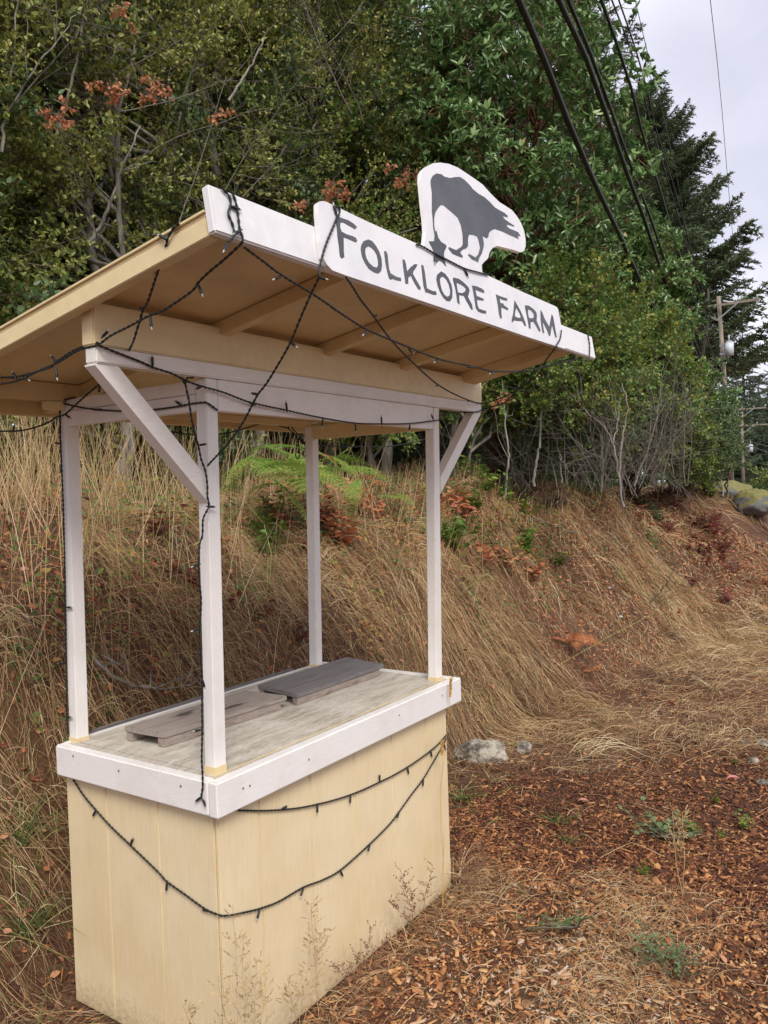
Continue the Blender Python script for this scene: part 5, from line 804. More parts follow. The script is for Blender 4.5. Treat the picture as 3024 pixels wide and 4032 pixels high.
# arbutus
tree('large glossy leaved evergreen tree with orange stems beside the overhead wires', 'tree', (8.9, 3.3), [(-.5, -.7, 6.4, .10), (.5, -.4, 6.8, .09), (-1.2, -.2, 5.6, .07), (.0, -1.1, 5.5, .06)], (8.2, 2.75, 6.0, 1.65, 1.5, 2.75), ['arb'], 290, M_bark_arb, 7, sc=(0.8, 1.1), inner=0.55, name='arbutus_tree')
tree('second glossy leaved tree lower down, leaning out towards the power pole', 'tree', (13.2, 2.9), [(.2, -.8, 3.6, .08), (.6, -.3, 3.0, .05)], (*on(1385, 640, 14.0), .65, .6, 1.2), ['arb', 'arb', 'yel'], 110, M_bark_arb, 8, sc=(0.75, 1.0), inner=0.4, name='arbutus_tree')
# yellow green shrubs
tree('yellow green shrub with small round leaves under the glossy leaved tree', 'shrub', (9.4, 2.4), [(-.5, -.2, 2.4, .03), (.4, -.1, 2.4, .03), (0, .2, 2.2, .025)], (*on(1225, 780, 10.3), 1.5, 0.9, 1.25), ['yel', 'yel', 'green'], 230, M_bark_grey, 9, sc=(0.6, 1.0), name='shrub', low=2.6)
tree('tall shrub speckled with yellow leaves right of the roof', 'shrub', (11.8, 2.2), [(-.3, -.2, 3.0, .035), (.5, 0, 2.8, .03)], (*on(1365, 830, 12.2), .95, 0.8, 1.2), ['yel', 'yel', 'green'], 240, M_bark_grey, 10, sc=(0.7, 1.15), name='shrub', low=2.3)
tree('deep green shrub at the end of the thicket before the mossy rock', 'shrub', (14.8, 2.0), [(-.3, -.2, 2.0, .035), (.5, 0, 1.8, .03)], (*on(1462, 905, 14.5), .65, 0.6, .85), ['arb', 'arb', 'yel'], 120, M_bark_grey, 12, sc=(0.7, .95), name='shrub')
tree('low leafy shrub spilling over the bank top at the right end of the thicket', 'shrub', (12.2, 1.6), [(-.2, -.1, 1.2, .02), (.3, 0, 1.1, .02)], (*on(1478, 960, 12.8), .75, .5, .5), ['yel', 'green', 'deep'], 110, M_bark_grey, 14, sc=(.55, .85), name='shrub')
tree('leafy evergreen shrub hiding the foot of the nearer power pole', 'shrub', (14.2, 1.2), [(-.2, -.1, 1.0, .02), (.2, 0, .9, .02)], (*on(1522, 925, 14.3), .5, .45, .55), ['arb', 'deep', 'yel'], 80, M_bark_grey, 16, sc=(.5, .8), name='shrub')
tree('small leafy shrub filling the foot of the thicket in its middle', 'shrub', (10.2, 2.2), [(-.2, -.1, 1.2, .02), (.3, 0, 1.1, .02)], (*on(1270, 930, 11.0), 1.5, .5, .35), ['yel', 'deep', 'deep'], 60, M_bark_grey, 15, sc=(.5, .8), name='shrub')
# fresh green shrub just right of the stand
tree('bright green round leaved shrub just right of the stand roof', 'shrub', (6.4, 2.9), [(-.2, -.2, 1.4, .02), (.4, -.1, 1.5, .02)], (6.9, 2.5, 3.0, 1.1, 0.5, 0.6), ['green', 'yel'], 80, M_bark_grey, 13, sc=(0.55, 0.85), name='shrub', low=2.45)
# darker trees behind
G2 = 'dark evergreen trees standing behind the front row'
back = [(0.2, 6.8, 6.0), (2.4, 7.2, 6.5), (4.6, 6.6, 7.4), (6.9, 7.0, 7.8), (9.4, 6.4, 8.0), (11.8, 6.0, 6.6), (14.3, 5.4, 5.4)]
pos_w = ['behind the far left edge', 'behind the pale leaning trunk', 'behind the left corner of the roof', 'behind the name sign', 'behind the glossy leaved tree', 'behind the yellow speckled shrub', 'nearest the tall fir']
for i, (x, y, hh) in enumerate(back):
    tree('dark evergreen tree '+pos_w[i], 'tree', (x, y), [(.1, .1, hh*1.2, .14)], (x, y, 1.8+hh*0.62, 1.9, 1.5, hh*0.66), ['coarse'], 95, M_bark_dark, 20+i, sc=(0.7, 1.1), group=G2, inner=0.3, limb_every=4)
wood = empty('far_wood', (7, 13, 2)); tag(wood, 'dark wood closing the view behind the trees', 'woodland')
r_ = np.random.default_rng(5); accw = Acc()
for i in range(470):
    x = r_.uniform(-5, 34) if i < 360 else r_.uniform(12, 44); y = 10.5+r_.uniform(-1.5, 4)+max(0, x-16)*0.05; z = 1.6+abs(r_.normal(0, 1))*0.3+r_.random()**0.8*7.2
    if i < 110 or i > 360: z = 1.4+r_.random()*2.2
    place_branch('far', i, (x, y, z), norm(np.array([r_.normal(), r_.normal()-0.6, r_.normal()*0.5+0.2])), r_.uniform(-1, 1), r_.uniform(0.6, 1.1), wood, (7, 13, 2))
for i in range(26):
    x = r_.uniform(-4, 32); y = r_.uniform(5, 11); z0 = float(h_fun(np.array([x]), np.array([y]))[0]); V, F = tube_np(wavy((x-7, y-13, z0-2.1), (x-7+r_.normal()*.4, y-13, z0+6), r_), np.linspace(0.1, 0.05, 7)*r_.uniform(0.5, 1.4), 6); accw.add(V, F)
mobj('trunks', accw.mesh('trunks', M_bark_dark, True), wood)['kind'] = 'stuff'

# ------------------------------------------------------------------ firs
def fir(label, x, y, zb, hgt, rad, nb, kind, seed, bark=M_bark_dark, zlow=0.12, group=None, prof=0.8):
    r = np.random.default_rng(seed); org = (x, y, zb); t = empty('fir_tree', org, label, 'fir tree', group)
    V, F = tube_np(wavy((0, 0, 0), (0.2, 0, hgt), r, 12, 0.03), np.linspace(hgt*0.016, 0.02, 12), 8)
    mobj('trunk', np_mesh('trunk', V, F, bark, smooth=True), t)
    for k in range(nb):
        f = zlow+(1-zlow)*((k+r.random())/nb)**0.9; a = k*2.399+r.normal(0, 0.3); R_ = rad*((1-f)**prof+0.03)*r.uniform(0.65, 1.18)
        d = np.array([math.cos(a), math.sin(a), 0.22-0.42*(1-f)+r.normal(0, 0.08)]); s_ = R_/2.6
        place_branch(kind, k, (x, y, zb+hgt*f), d, r.normal(0, 0.2), max(s_, 0.12), t, org)
    return t
fa = on(1400, 700, 43); fir('tall Douglas fir whose drooping boughs reach past the power pole', fa[0], fa[1], -2.0, 23.0, 7.6, 290, 'fir', 1, prof=0.6, zlow=0.40)
fb = on(1225, 300, 22); fir('taller fir whose top shows above the glossy leaved tree', fb[0], fb[1], 1.2, 19.5, 3.3, 170, 'fir', 2)
fc = on(1603, 725, 75); fir('pointed fir standing beyond the first power pole', fc[0], fc[1], -3, 18.2, 5.2, 150, 'firfar', 3)
fc = on(1668, 800, 82); fir('fir at the right edge beyond the second power pole', fc[0], fc[1], -4, 16.5, 6.5, 120, 'firfar', 4)
fc = on(1530, 800, 72); fir('small fir tucked between the tall fir and the pointed fir', fc[0], fc[1], -3.0, 15.5, 4.5, 110, 'firfar', 5)
def far_tree(label, x, y, zb, h_, rr, seed):
    r = np.random.default_rng(seed); org = (x, y, zb); t = empty('round_tree', org, label, 'tree', 'rounded trees along the far end of the road')
    V, F = tube_np([(0, 0, 0), (0, 0, h_*.7)], [0.25, 0.1], 6); mobj('trunk', np_mesh('trunk', V, F, M_bark_dark), t)
    for k in range(70):
        u = norm(r.normal(0, 1, 3)); q = np.array([x, y, zb+h_*0.6])+u*np.array([rr, rr, h_*0.42])*(0.5+0.5*r.random())
        place_branch('firfar', k, q-u*1.0, norm(u+r.normal(0, .3, 3)), r.uniform(-1, 1), r.uniform(0.7, 1.1), t, org)
for (q, lab, h_, rr_, sd_) in ((on(1535, 900, 70), 'rounded dark tree left of the second power pole', 13.0, 3.6, 1), (on(1600, 900, 84), 'rounded dark tree behind the second power pole', 15.0, 4.6, 2), (on(1650, 900, 86), 'rounded dark tree at the right edge of the view', 15.0, 4.6, 3), (on(1575, 960, 98), 'rounded dark tree filling the dip at the end of the road', 14, 6.0, 4), (on(1668, 950, 80), 'low rounded tree at the right edge, end of the road', 11, 5.0, 5)):
    far_tree(lab, q[0], q[1], -5, h_, rr_, sd_)

# ------------------------------------------------------------------ bare stems on the crest
def bare_stem(label, paths, rad, seed, mat=M_stem_pale, name='bare_sapling', tw=6):
    rad *= 0.72
    r = np.random.default_rng(seed); o = np.array(paths[0][0]); acc = Acc(); t = empty(name, tuple(o), label, 'sapling')
    for i, P in enumerate(paths):
        P = np.array(P, float); k = np.linspace(0, 1, len(P)); kk = np.linspace(0, 1, len(P)*4); Q = np.stack([np.interp(kk, k, P[:, j]) for j in range(3)], -1)+r.normal(0, 0.006, (len(kk), 3))
        V, F = tube_np(Q-o, np.linspace(rad, rad*0.35, len(kk))*(1 if i == 0 else 0.7), 6); acc.add(V, F)
    mobj('stem', acc.mesh('stem', mat, True), t); ac = Acc()
    for j in range(tw):
        P = np.array(paths[int(r.integers(len(paths)))]); q = P[0]+(P[-1]-P[0])*r.uniform(.35, 1); i = int(np.argmin(np.linalg.norm(P-q, axis=1))); q = P[i]
        d = norm(np.array([r.normal(), r.normal()*0.6, abs(r.normal())+0.4])); V, F = tube_np(wavy(q-o, q-o+d*r.uniform(.25, .7), r, 5, .3), np.linspace(rad*.35, rad*.12, 5), 4); mobj('twig', np_mesh('twig', V, F, mat, smooth=True), t)
# coordinates follow the crest of the bank, 1.9-2.3 m out
bare_stem('pale slender bare sapling nearest the stand, right of its right post', [[on(1090, 1100, 9.0), on(1093, 1050, 9.0), on(1099, 991, 9.0), on(1095, 950, 9.05), on(1090, 900, 9.1), on(1086, 820, 9.2)]], 0.022, 1, tw=3)
bare_stem('pale speckled sapling curving up under the right end of the roof', [[on(1154, 1050, 9.2), on(1158, 1000, 9.2), on(1165, 965, 9.2), on(1171, 877, 9.3), on(1178, 840, 9.3), on(1189, 776, 9.4), on(1200, 700, 9.5)]], 0.024, 2, tw=2)
bare_stem('forked pinkish bare sapling in front of the dark thicket', [[on(1344, 1095, 9.3), on(1338, 1030, 9.3), on(1342, 965, 9.35), on(1350, 920, 9.4), on(1358, 880, 9.4), on(1344, 827, 9.5)], [on(1337, 1034, 9.3), on(1325, 956, 9.3), on(1305, 921, 9.3), on(1280, 900, 9.3), on(1252, 873, 9.3), on(1225, 840, 9.35), on(1195, 802, 9.4)], [on(1325, 956, 9.3), on(1335, 910, 9.35), on(1340, 860, 9.4)]], 0.020, 3, tw=5)
bare_stem('dark thin sapling leaning left among the bare stems', [[on(1213, 1045, 9.6), on(1210, 990, 9.6), on(1195, 930, 9.6), on(1180, 880, 9.7)], [on(1205, 985, 9.6), on(1225, 1010, 9.55), on(1240, 1030, 9.5)]], 0.018, 4, M_bark_grey, tw=5)
bare_stem('long bare branch slanting down to the right through the thicket', [[on(1130, 895, 9.6), on(1180, 915, 9.6), on(1213, 930, 9.6), on(1250, 955, 9.5), on(1265, 973, 9.5), on(1300, 990, 9.4)]], 0.014, 5, name='bare_branch', tw=4)
bare_stem('grey upright stem in the middle of the thicket', [[on(1300, 1060, 10), on(1303, 1000, 10), on(1300, 940, 10.1), on(1305, 880, 10.2), on(1315, 800, 10.3)], [on(1303, 1000, 10), on(1322, 930, 10.1), on(1340, 850, 10.2)]], 0.026, 6, M_bark_grey, tw=8)
bare_stem('grey stem leaning right towards the mossy rock', [[on(1370, 1050, 10.2), on(1395, 980, 10.3), on(1420, 900, 10.4), on(1430, 820, 10.6)]], 0.02, 7, M_bark_grey, tw=8)
bare_stem('crooked grey trunk with pale lichen rising left of the roof peak', [[on(196, 520, 6.9), on(222, 480, 6.9), on(240, 430, 6.9), on(262, 370, 7), on(285, 310, 7), on(305, 270, 7.1)]], 0.022, 8, M_bark_grey, 'leaning_trunk', 3)
bare_stem('broken pale branch end showing through the leaves above the roof', [[on(495, 215, 7.2), on(520, 180, 7.2), on(545, 135, 7.3), on(570, 88, 7.4)]], 0.016, 9, M_stem_pale, 'broken_branch', 2)
bare_stem('long straight grey trunk at the top left', [[on(120, 300, 7.1), on(150, 200, 7.2), on(172, 100, 7.4), on(190, -40, 7.6)]], 0.02, 10, M_bark_grey, 'leaning_trunk', 4)
bare_stem('grey trunk at the left edge curving upward', [[on(5, 330, 6.6), on(12, 240, 6.7), on(30, 130, 6.8), on(38, -30, 7.0)], [on(10, 250, 6.6), on(60, 170, 6.7), on(120, 90, 6.8), on(180, 10, 7)]], 0.018, 11, M_bark_grey, 'leaning_trunk', 5)
th = empty('thicket', on(1290, 1040, 9.6), 'tangle of bare grey twigs and dead branches at the edge of the trees', 'thicket'); rr_ = np.random.default_rng(3); oth = th.location
for i in range(110):
    dx = rr_.uniform(940, 1500); b0 = np.array(on(dx, 1055+rr_.normal(0, 12)-(dx-1200)*0.02, 9.4+rr_.uniform(-.2, 1.6)))
    place_branch('bare', i, b0, norm(np.array([rr_.normal()*.8, rr_.normal()*.5, 0.8+rr_.random()*0.8])), rr_.uniform(-2, 2), rr_.uniform(0.6, 1.25), th, tuple(oth))
tha = empty('twig_tangle', on(250, 600, 6.2), 'bare crossing twigs showing among the leaves at the upper left', 'twigs'); ot = tha.location
for i in range(18):
    b0 = np.array(on(rr_.uniform(-20, 800), rr_.uniform(0, 800), 6.7+rr_.uniform(-.2, 1.0)))
    place_branch('bare', i, b0, norm(np.array([rr_.normal(), rr_.normal()*.5, 0.3+rr_.random()*0.8])), rr_.uniform(-2, 2), rr_.uniform(0.7, 1.3), tha, tuple(ot))
# rusty leaf clusters hanging in the shrubs
for (dx, dy, dist, lab, n) in ((228, 168, 5.9, 'orange brown dead leaf cluster hanging highest among the left leaves', 5), (335, 160, 5.9, 'orange brown dead leaf cluster just right of the highest one', 4), (300, 190, 5.9, 'orange brown dead leaf cluster hanging between its two neighbours', 4), (125, 245, 5.7, 'dull red dead leaves on a branch at the upper left', 7), (480, 232, 6.3, 'small tan dead leaf cluster above the roof', 3), (275, 35, 6.0, 'small rust leaf cluster near the top of the picture', 3), (740, 400, 6.3, 'brown seed heads and rust leaves left of the name sign', 8), (690, 425, 6.3, 'rust leaves beside the brown seed heads', 5), (870, 365, 6.4, 'rust leaves tucked behind the painted animal', 6), (1085, 850, 6.6, 'rust leaf cluster hanging by the right post brace', 4)):
    p0 = np.array(on(dx, dy, dist)); t = empty('dead_leaves', tuple(p0), lab, 'dead leaves')
    for i in range(n): place_branch('rust', i, p0+rr_.normal(0, 0.035, 3), norm(np.array([rr_.normal(), rr_.normal()*.5, -0.6])), rr_.uniform(-2, 2), rr_.uniform(0.5, 0.75), t, tuple(p0))

# ------------------------------------------------------------------ ferns
def frond_mesh(name, seed, L_, mat, n=15, arch=0.22):
    r = np.random.default_rng(seed); acc = Acc(); t = np.linspace(0, 1, 10)
    axis_ = np.stack([0.05*np.sin(t*2+seed), L_*t, arch*L_*(np.sin(t*2.2)*0.6-t*t*0.5)], -1)
    V, F = tube_np(axis_, np.linspace(.004, .0012, 10), 4); acc.add(V, F, 0); pos, dirs, sc_ = [], [], []
    for k in range(n):
        tt = 0.12+0.86*k/(n-1); p0 = np.array([np.interp(tt, t, axis_[:, i]) for i in range(3)]); w = L_*0.34*math.sin(math.pi*min(1, (1-tt)*0.9+0.12))**0.9*(0.35+0.65*(1-tt))+0.01
        for sd_ in (-1, 1):
            d = norm(np.array([sd_, 0.45, -0.12+r.normal(0, .06)])); m_ = max(4, int(w/0.012))
            for j in range(m_):
                q = (j+.5)/m_; b0 = p0+d*w*q
                for s2 in (-1, 1):
                    pd = norm(np.cross(d, np.array([0, 0, 1.]))*s2*sd_+d*0.55); pos.append(b0); dirs.append(pd); sc_.append(0.028*L_/0.55*(1-q*0.75)*(0.5+0.5*(1-tt))+0.003)
            V, F = tube_np([p0, p0+d*w], [.0012, .0005], 3); acc.add(V, F, 0)
    pos = np.array(pos); dirs = np.array(dirs); sc_ = np.array(sc_); m_ = len(pos); fr = frames(dirs, norm(np.array([0, 0, 1.])+r.normal(0, .15, (m_, 3))))
    tv = np.array([[0, 0, 0], [-.30, .35, .03], [0, 1, -.05], [.30, .35, .03]]); V, F = instance(tv, np.array([[0, 3, 2, 1]]), pos, fr, np.stack([sc_, sc_, sc_], -1)); acc.add(V, F, 0)
    return acc.mesh(name, [mat])
FR = [frond_mesh('frond', i, 0.62, M_fern) for i in range(3)]; FD = [frond_mesh('frond', 10+i, 0.45, M_fern_dead) for i in range(2)]
def place_mesh(me, name, base, d, roll, sc, parent, org):
    o = bpy.data.objects.new(name, me); y = Vector(d).normalized(); x = y.cross(Vector((0, 0, 1)))
    if x.length < 1e-3: x = Vector((1, 0, 0))
    x.normalize(); z = x.cross(y); M = (Matrix((x, y, z)).transposed() @ Matrix.Rotation(roll, 3, 'Y')).to_4x4() @ Matrix.Scale(sc, 4)
    M.translation = Vector(base)-Vector(org); o.matrix_basis = M; return link(o, parent)
def gz(x, y): return float(h_fun(np.array([x]), np.array([y]))[0])
def fern(label, x, y, n, sc, dead=0.15, seed=0, h0=0.0, cat='fern'):
    r = np.random.default_rng(seed); z = gz(x, y)+h0; org = (x, y, z); t = empty('bracken_fern', org, label, cat)
    for k in range(n):
        a = r.normal(-1.9, 1.1); el = r.uniform(-0.85, 0.05); d = (math.cos(a)*math.cos(el), math.sin(a)*math.cos(el), math.sin(el)); off = np.array([r.normal(0, .30), r.normal(0, .10), r.uniform(0.28, .62)])
        L_ = FD if r.random() < dead else FR
        place_mesh(L_[k % len(L_)], 'frond', (x+off[0], y+off[1], z+off[2]), d, r.normal(0, .35), sc*r.uniform(.75, 1.15), t, org)
fern('large bright green bracken fern seen between the middle posts', 2.6, 2.0, 18, .8, 0.06, 1, 0.0)
fern('green and orange bracken fern left of the rear right post', 3.05, 2.0, 10, .7, 0.35, 2, 0.0)
fern('yellowing bracken fern right of the rear right post', 3.75, 2.15, 4, .6, 0.5, 3)
def dead_fern(label, p0, n, sc, seed):
    r = np.random.default_rng(seed); t = empty('dead_fern', p0, label, 'dead fern')
    for k in range(n):
        a = r.uniform(0, 2*np.pi); place_mesh(FD[k % 2], 'frond', p0, (math.cos(a), math.sin(a)*.7-.3, r.uniform(-.2, .5)), r.normal(0, .5), sc*r.uniform(.6, 1.1), t, p0)
def ground_hit(dx, dy, lift=0.03):
    v = CAM_F+CAM_R*((dx*1.82278-1512)/3211.14)-CAM_U*((dy*1.82278-2016)/3211.14); v.normalize(); d = 1.5
    while d < 60:
        q = CAM_C+v*d
        if q.z < gz(q.x, q.y)+lift: return tuple(q)
        d += 0.02*max(1, d/4)
    return tuple(CAM_C+v*20)
dead_fern('orange dead fern lying on the grassy bank, upper of two', ground_hit(1235, 1385, .12), 7, 0.6, 1)
dead_fern('orange dead fern lying on the grassy bank, lower of two', ground_hit(1280, 1450, .08), 5, 0.42, 2)
dead_fern('orange dead fern at the top of the bank behind the right brace', ground_hit(985, 985, .15), 5, 0.9, 3)
# small leafy plants on the bank ------------------------------------------------
def leaf_plant_mesh(name, seed, mat, n=9, ll=0.06, lw=0.035, h=0.18):
    r = np.random.default_rng(seed); acc = Acc(); pos, dirs = [], []
    for s in range(n):
        a = r.uniform(0, 2*np.pi); top = np.array([math.cos(a)*r.uniform(.03, .16), math.sin(a)*r.uniform(.03, .16), h*r.uniform(.4, 1.1)]); P = wavy((0, 0, 0), top, r, 5, .25); V, F = tube_np(P, np.linspace(.002, .001, 5), 3); acc.add(V, F, 1)
        for j in range(7):
            q = P[min(4, 1+j//2)]+(P[-1]-P[-2])*r.uniform(-.5, .6); pos.append(q); aa = r.uniform(0, 2*np.pi); dirs.append(norm(np.array([math.cos(aa), math.sin(aa), r.uniform(-.2, .45)])))
    pos = np.array(pos); m_ = len(pos); fr = frames(np.array(dirs), norm(np.array([0, -.35, 1.])+r.normal(0, .35, (m_, 3)))); s_ = r.uniform(.6, 1.2, m_)
    V, F = instance(LEAF, LEAFF, pos, fr, np.stack([s_*lw/.56, s_*ll, s_*ll], -1)); acc.add(V, F, 0); return acc.mesh(name, [mat, M_twig])
LPG = [leaf_plant_mesh('leaves', i, M_leaf_fresh) for i in range(2)]; LPR = [leaf_plant_mesh('leaves', 5+i, M_leaf_rust) for i in range(2)]; LPD = [leaf_plant_mesh('leaves', 8+i, M_leaf_red, 10, .04, .022, .14) for i in range(2)]
LPS = [leaf_plant_mesh('leaves', 12+i, M_leaf_deep, 8, .05, .03, .2) for i in range(2)]; M_weed = tone_mat('weed_leaves', [(0.0, (0.10, 0.16, 0.06)), (1.0, (0.24, 0.32, 0.13))], .5, .3, 'island', .3)
LPC = [leaf_plant_mesh('leaves', 15, M_weed, 8, .014, .012, .03)]
def plant(label, dx, dy, L_, n, sc, seed, cat='plant', spread=0.10, name='leafy_plant'):
    r = np.random.default_rng(seed); p0 = ground_hit(dx, dy, 0.04); t = empty(name, p0, label, cat)
    for k in range(n):
        q = (p0[0]+r.normal(0, spread*1.4), p0[1]+r.normal(0, spread*.8)); o = bpy.data.objects.new('leaves', L_[k % len(L_)]); o.location = (q[0]-p0[0], q[1]-p0[1], gz(*q)-p0[2]+.01); o.rotation_euler = (r.normal(0, .2), r.normal(0, .2), r.uniform(0, 6.28)); o.scale = (sc*(1.35 if cat == 'plant' and sc > .55 else 1)*r.uniform(.7, 1.2),)*3; o.location.z += .03 if cat == 'plant' else 0; link(o, t)
plant('bright green leafy plant on the bank right of the right post', 985, 1185, LPG, 4, 1.0, 1)
plant('rust coloured leafy plant above the bright green one', 975, 1110, LPR, 4, 1.0, 2)
plant('rust leaves in the middle of the bank', 1080, 1215, LPR, 3, 1.0, 3)
plant('pale green leafy plant growing down the middle of the bank', 1145, 1200, LPG, 6, 0.8, 4, spread=.13)
plant('green leafy plant at the upper left of the bank', 90, 1000, LPG, 6, 1.1, 5, spread=.14)
plant('green leaves low on the left, seen between the left posts', 330, 1100, LPG, 3, .8, 6)
plant('green and yellow leaves beside the leaning broom sprig', 400, 1070, LPG, 3, .7, 7)
plant('broad green leaves below the fern', 600, 1165, LPG, 4, .8, 8, spread=.08)
plant('dark green leaves under the fern clump', 570, 1050, LPS, 6, 1.1, 9, spread=.16)
plant('green leaves right of the rear right post', 760, 1010, LPG, 5, 1.0, 10, spread=.16)
plant('rust leaves half way up the bank behind the right rear post', 720, 1180, LPR, 4, .8, 11)
plant('orange leaves near the foot of the right rear post', 800, 1120, LPR, 4, .9, 12, spread=.14)
plant('dark red leaf sprig low on the bank between the posts', 590, 1385, LPD, 3, .8, 13)
plant('dark red leaves on the bare soil behind the tray', 400, 1290, LPD, 6, .9, 14, spread=.13)
plant('red leaved plant behind the middle of the bank', 690, 1150, LPD, 5, .9, 15, spread=.12)
plant('patch of dark red leaves high on the bank at the right', 1500, 1150, LPD, 14, 1.1, 16, spread=.5)
plant('patch of dark red leaves near the first red patch', 1540, 1200, LPD, 10, 1.0, 17, spread=.4)
plant('green sprig high on the bank below the mossy rock', 1530, 1060, LPG, 3, 1.0, 18)
plant('green leaves under the bare saplings', 1050, 1055, LPG, 9, 1.0, 19, spread=.3)
plant('green leaves at the foot of the dark thicket', 1400, 1090, LPS, 8, .9, 20, spread=.3)
plant('low creeping blue green plant in the mulch near the lower right corner', 1440, 2070, LPC, 7, 0.8, 21, spread=.045)
plant('small green weed in the mulch, right side', 1430, 1800, LPC, 3, 1.5, 22, spread=.02)
plant('small green weed by the middle of the mulch', 1240, 2010, LPC, 1, 1.5, 23, spread=.02)
for i, (dx, dy) in enumerate(((1500, 1795), (1565, 1800), (1610, 1780), (1390, 1880), (1545, 1725), (1590, 1640))):
    plant(['tiny two leaved weed in the mulch beside the tall bent straw', 'tiny weed in the mulch near the right edge', 'tiny weed at the right edge of the mulch', 'tiny green weed in the middle of the mulch', 'small green weed above the others near the pink leaf', 'small weed at the edge of the straw on the right'][i], dx, dy, LPG, 1, .32, 30+i, 'weed', .01, 'weed')
# orange plants and yellow shrub by the pole
tree('small shrub with orange and yellow autumn leaves at the foot of the far pole', 'shrub', (24.0, 1.3), [(0, 0, 1.0, .03)], (24.0, 1.3, gz(24, 1.3)+0.55, 1.3, 1.0, .7), ['yel', 'rust', 'green'], 70, M_twig, 44, sc=(.9, 1.5), name='shrub')
tree('green weedy shrub at the right edge beside the autumn shrub', 'shrub', (22.5, -0.2), [(0, 0, 0.8, .03)], (22.5, -0.2, gz(22.5, -.2)+0.5, 1.4, .9, .8), ['green', 'yel'], 50, M_twig, 45, sc=(.8, 1.3), name='shrub')
# broom sprigs
def broom(label, pts, seed, n=34, rad=.004):
    r = np.random.default_rng(seed); o = np.array(pts[0]); t = empty('broom_sprig', tuple(o), label, 'broom sprig'); P = np.array(pts, float); k = np.linspace(0, 1, len(P)); kk = np.linspace(0, 1, 16)
    Q = np.stack([np.interp(kk, k, P[:, j]) for j in range(3)], -1)-o; V, F = tube_np(Q, np.linspace(rad, .0012, 16), 5); st_ = mobj('stem', np_mesh('stem', V, F, M_stemgreen, smooth=True), t); acc = Acc()
    for j in range(n):
        i = int(r.integers(4, 15)); d = norm((Q[i]-Q[i-1])/np.linalg.norm(Q[i]-Q[i-1])+r.normal(0, .45, 3)); V, F = tube_np(wavy(Q[i], Q[i]+d*r.uniform(.1, .28), r, 4, .15), np.linspace(.0016, .0007, 4), 3); acc.add(V, F)
    mobj('twigs', acc.mesh('twigs', M_broomgreen), t)['kind'] = 'stuff'
M_stemgreen = flat_mat('broom_stem', (0.42, 0.40, 0.12), 0.5); M_broomgreen = flat_mat('broom_twigs', (0.13, 0.20, 0.05), 0.5)
def lift(p_, dz): return (p_[0], p_[1]-0.05, p_[2]+dz)
broom('green broom sprig leaning out over the bank between the left posts', [lift(ground_hit(405, 1185), .02), lift(ground_hit(450, 1175), .06), lift(ground_hit(500, 1140), .10), lift(ground_hit(560, 1085), .16)], 1)
broom('green broom sprig hanging down the bank in the middle', [lift(ground_hit(520, 1130), .15), lift(ground_hit(560, 1170), .12), lift(ground_hit(575, 1230), .10), lift(ground_hit(570, 1290), .08)], 2)
broom('thin green broom sprig on the open bank at the right', [lift(ground_hit(1200, 1440), .03), lift(ground_hit(1300, 1395), .08), lift(ground_hit(1400, 1350), .12), lift(ground_hit(1470, 1290), .25)], 3, 26, .0025)
# fallen branch on the bare soil
def fallen(label, D_, rad, seed, mat=M_stem_pale):
    r = np.random.default_rng(seed); P = [np.array(lift(ground_hit(*q), .05)) for q in D_]; o = P[0]; t = empty('fallen_branch', tuple(o), label, 'fallen branch')
    Q = np.array(P)-o; k = np.linspace(0, 1, len(Q)); kk = np.linspace(0, 1, 24); Q = np.stack([np.interp(kk, k, Q[:, j]) for j in range(3)], -1)+r.normal(0, .003, (24, 3)); V, F = tube_np(Q, np.linspace(rad, rad*.4, 24), 6); mobj('branch', np_mesh('branch', V, F, mat, smooth=True), t); acc = Acc()
    for j in range(6):
        i = int(r.integers(3, 22)); d = norm(r.normal(0, 1, 3)+np.array([0, -.4, .5])); V, F = tube_np(wavy(Q[i], Q[i]+d*r.uniform(.08, .2), r, 4, .2), np.linspace(rad*.5, rad*.2, 4), 4); mobj('twig', np_mesh('twig', V, F, mat, smooth=True), t)
fallen('grey lichened dead branch lying on the soil behind the brown tray', [(190, 1444), (226, 1480), (268, 1500), (315, 1507), (345, 1508), (396, 1499), (435, 1471)], .009, 1)
fallen('short grey dead branch lying above the longer one', [(205, 1435), (235, 1452), (268, 1472)], .006, 2)
fallen('thin pale branch lying down the bank at the right', [(1140, 1125), (1190, 1145), (1230, 1160), (1290, 1170)], .006, 3)
fallen('dark bent twig standing out of the bank at the right', [(1395, 1310), (1430, 1270), (1450, 1230), (1465, 1205)], .006, 4, M_bark_dark)
# pink and red single leaves ------------------------------------------------------
LP = LEAF*np.array([1, 1, 2.2])
for i, (dx, dy, s_, a, lab) in enumerate(((1600, 1686, .085, 0.3, 'large pink fallen leaf near the right edge of the mulch'), (1062, 1483, .10, 2.2, 'pink fallen leaf on the straw right of the counter'), (1205, 1428, .09, 1.2, 'pink leaf below the upper dead fern'), (1262, 1550, .055, .8, 'small pink leaf at the foot of the bank'), (1272, 1735, .065, 0.2, 'dull pink leaf half buried in the mulch'), (1440, 1520, .08, 2.8, 'red leaf on the straw at the foot of the bank'), (1535, 1320, .07, 1.9, 'pink leaf high on the straw slope at the right'), (1408, 1105, .12, .5, 'pink leaf on the thicket floor'))):
    p0 = ground_hit(dx, dy, .02); fr = rand_frames(1, np.array([[0, -.2, 1.]]), .2)[0]; R_ = Matrix.Rotation(a, 3, 'Z'); V = (LP*np.array([s_*.8, s_, s_])) @ np.array(R_).T @ np.eye(3)
    o = mobj('fallen_leaf', np_mesh('fallen_leaf', V+np.array([0, 0, .012]), LEAFF, M_pink if 'pink' in lab else M_leaf_red)); o.location = p0; tag(o, lab, 'leaf', 'single pink and red fallen leaves')
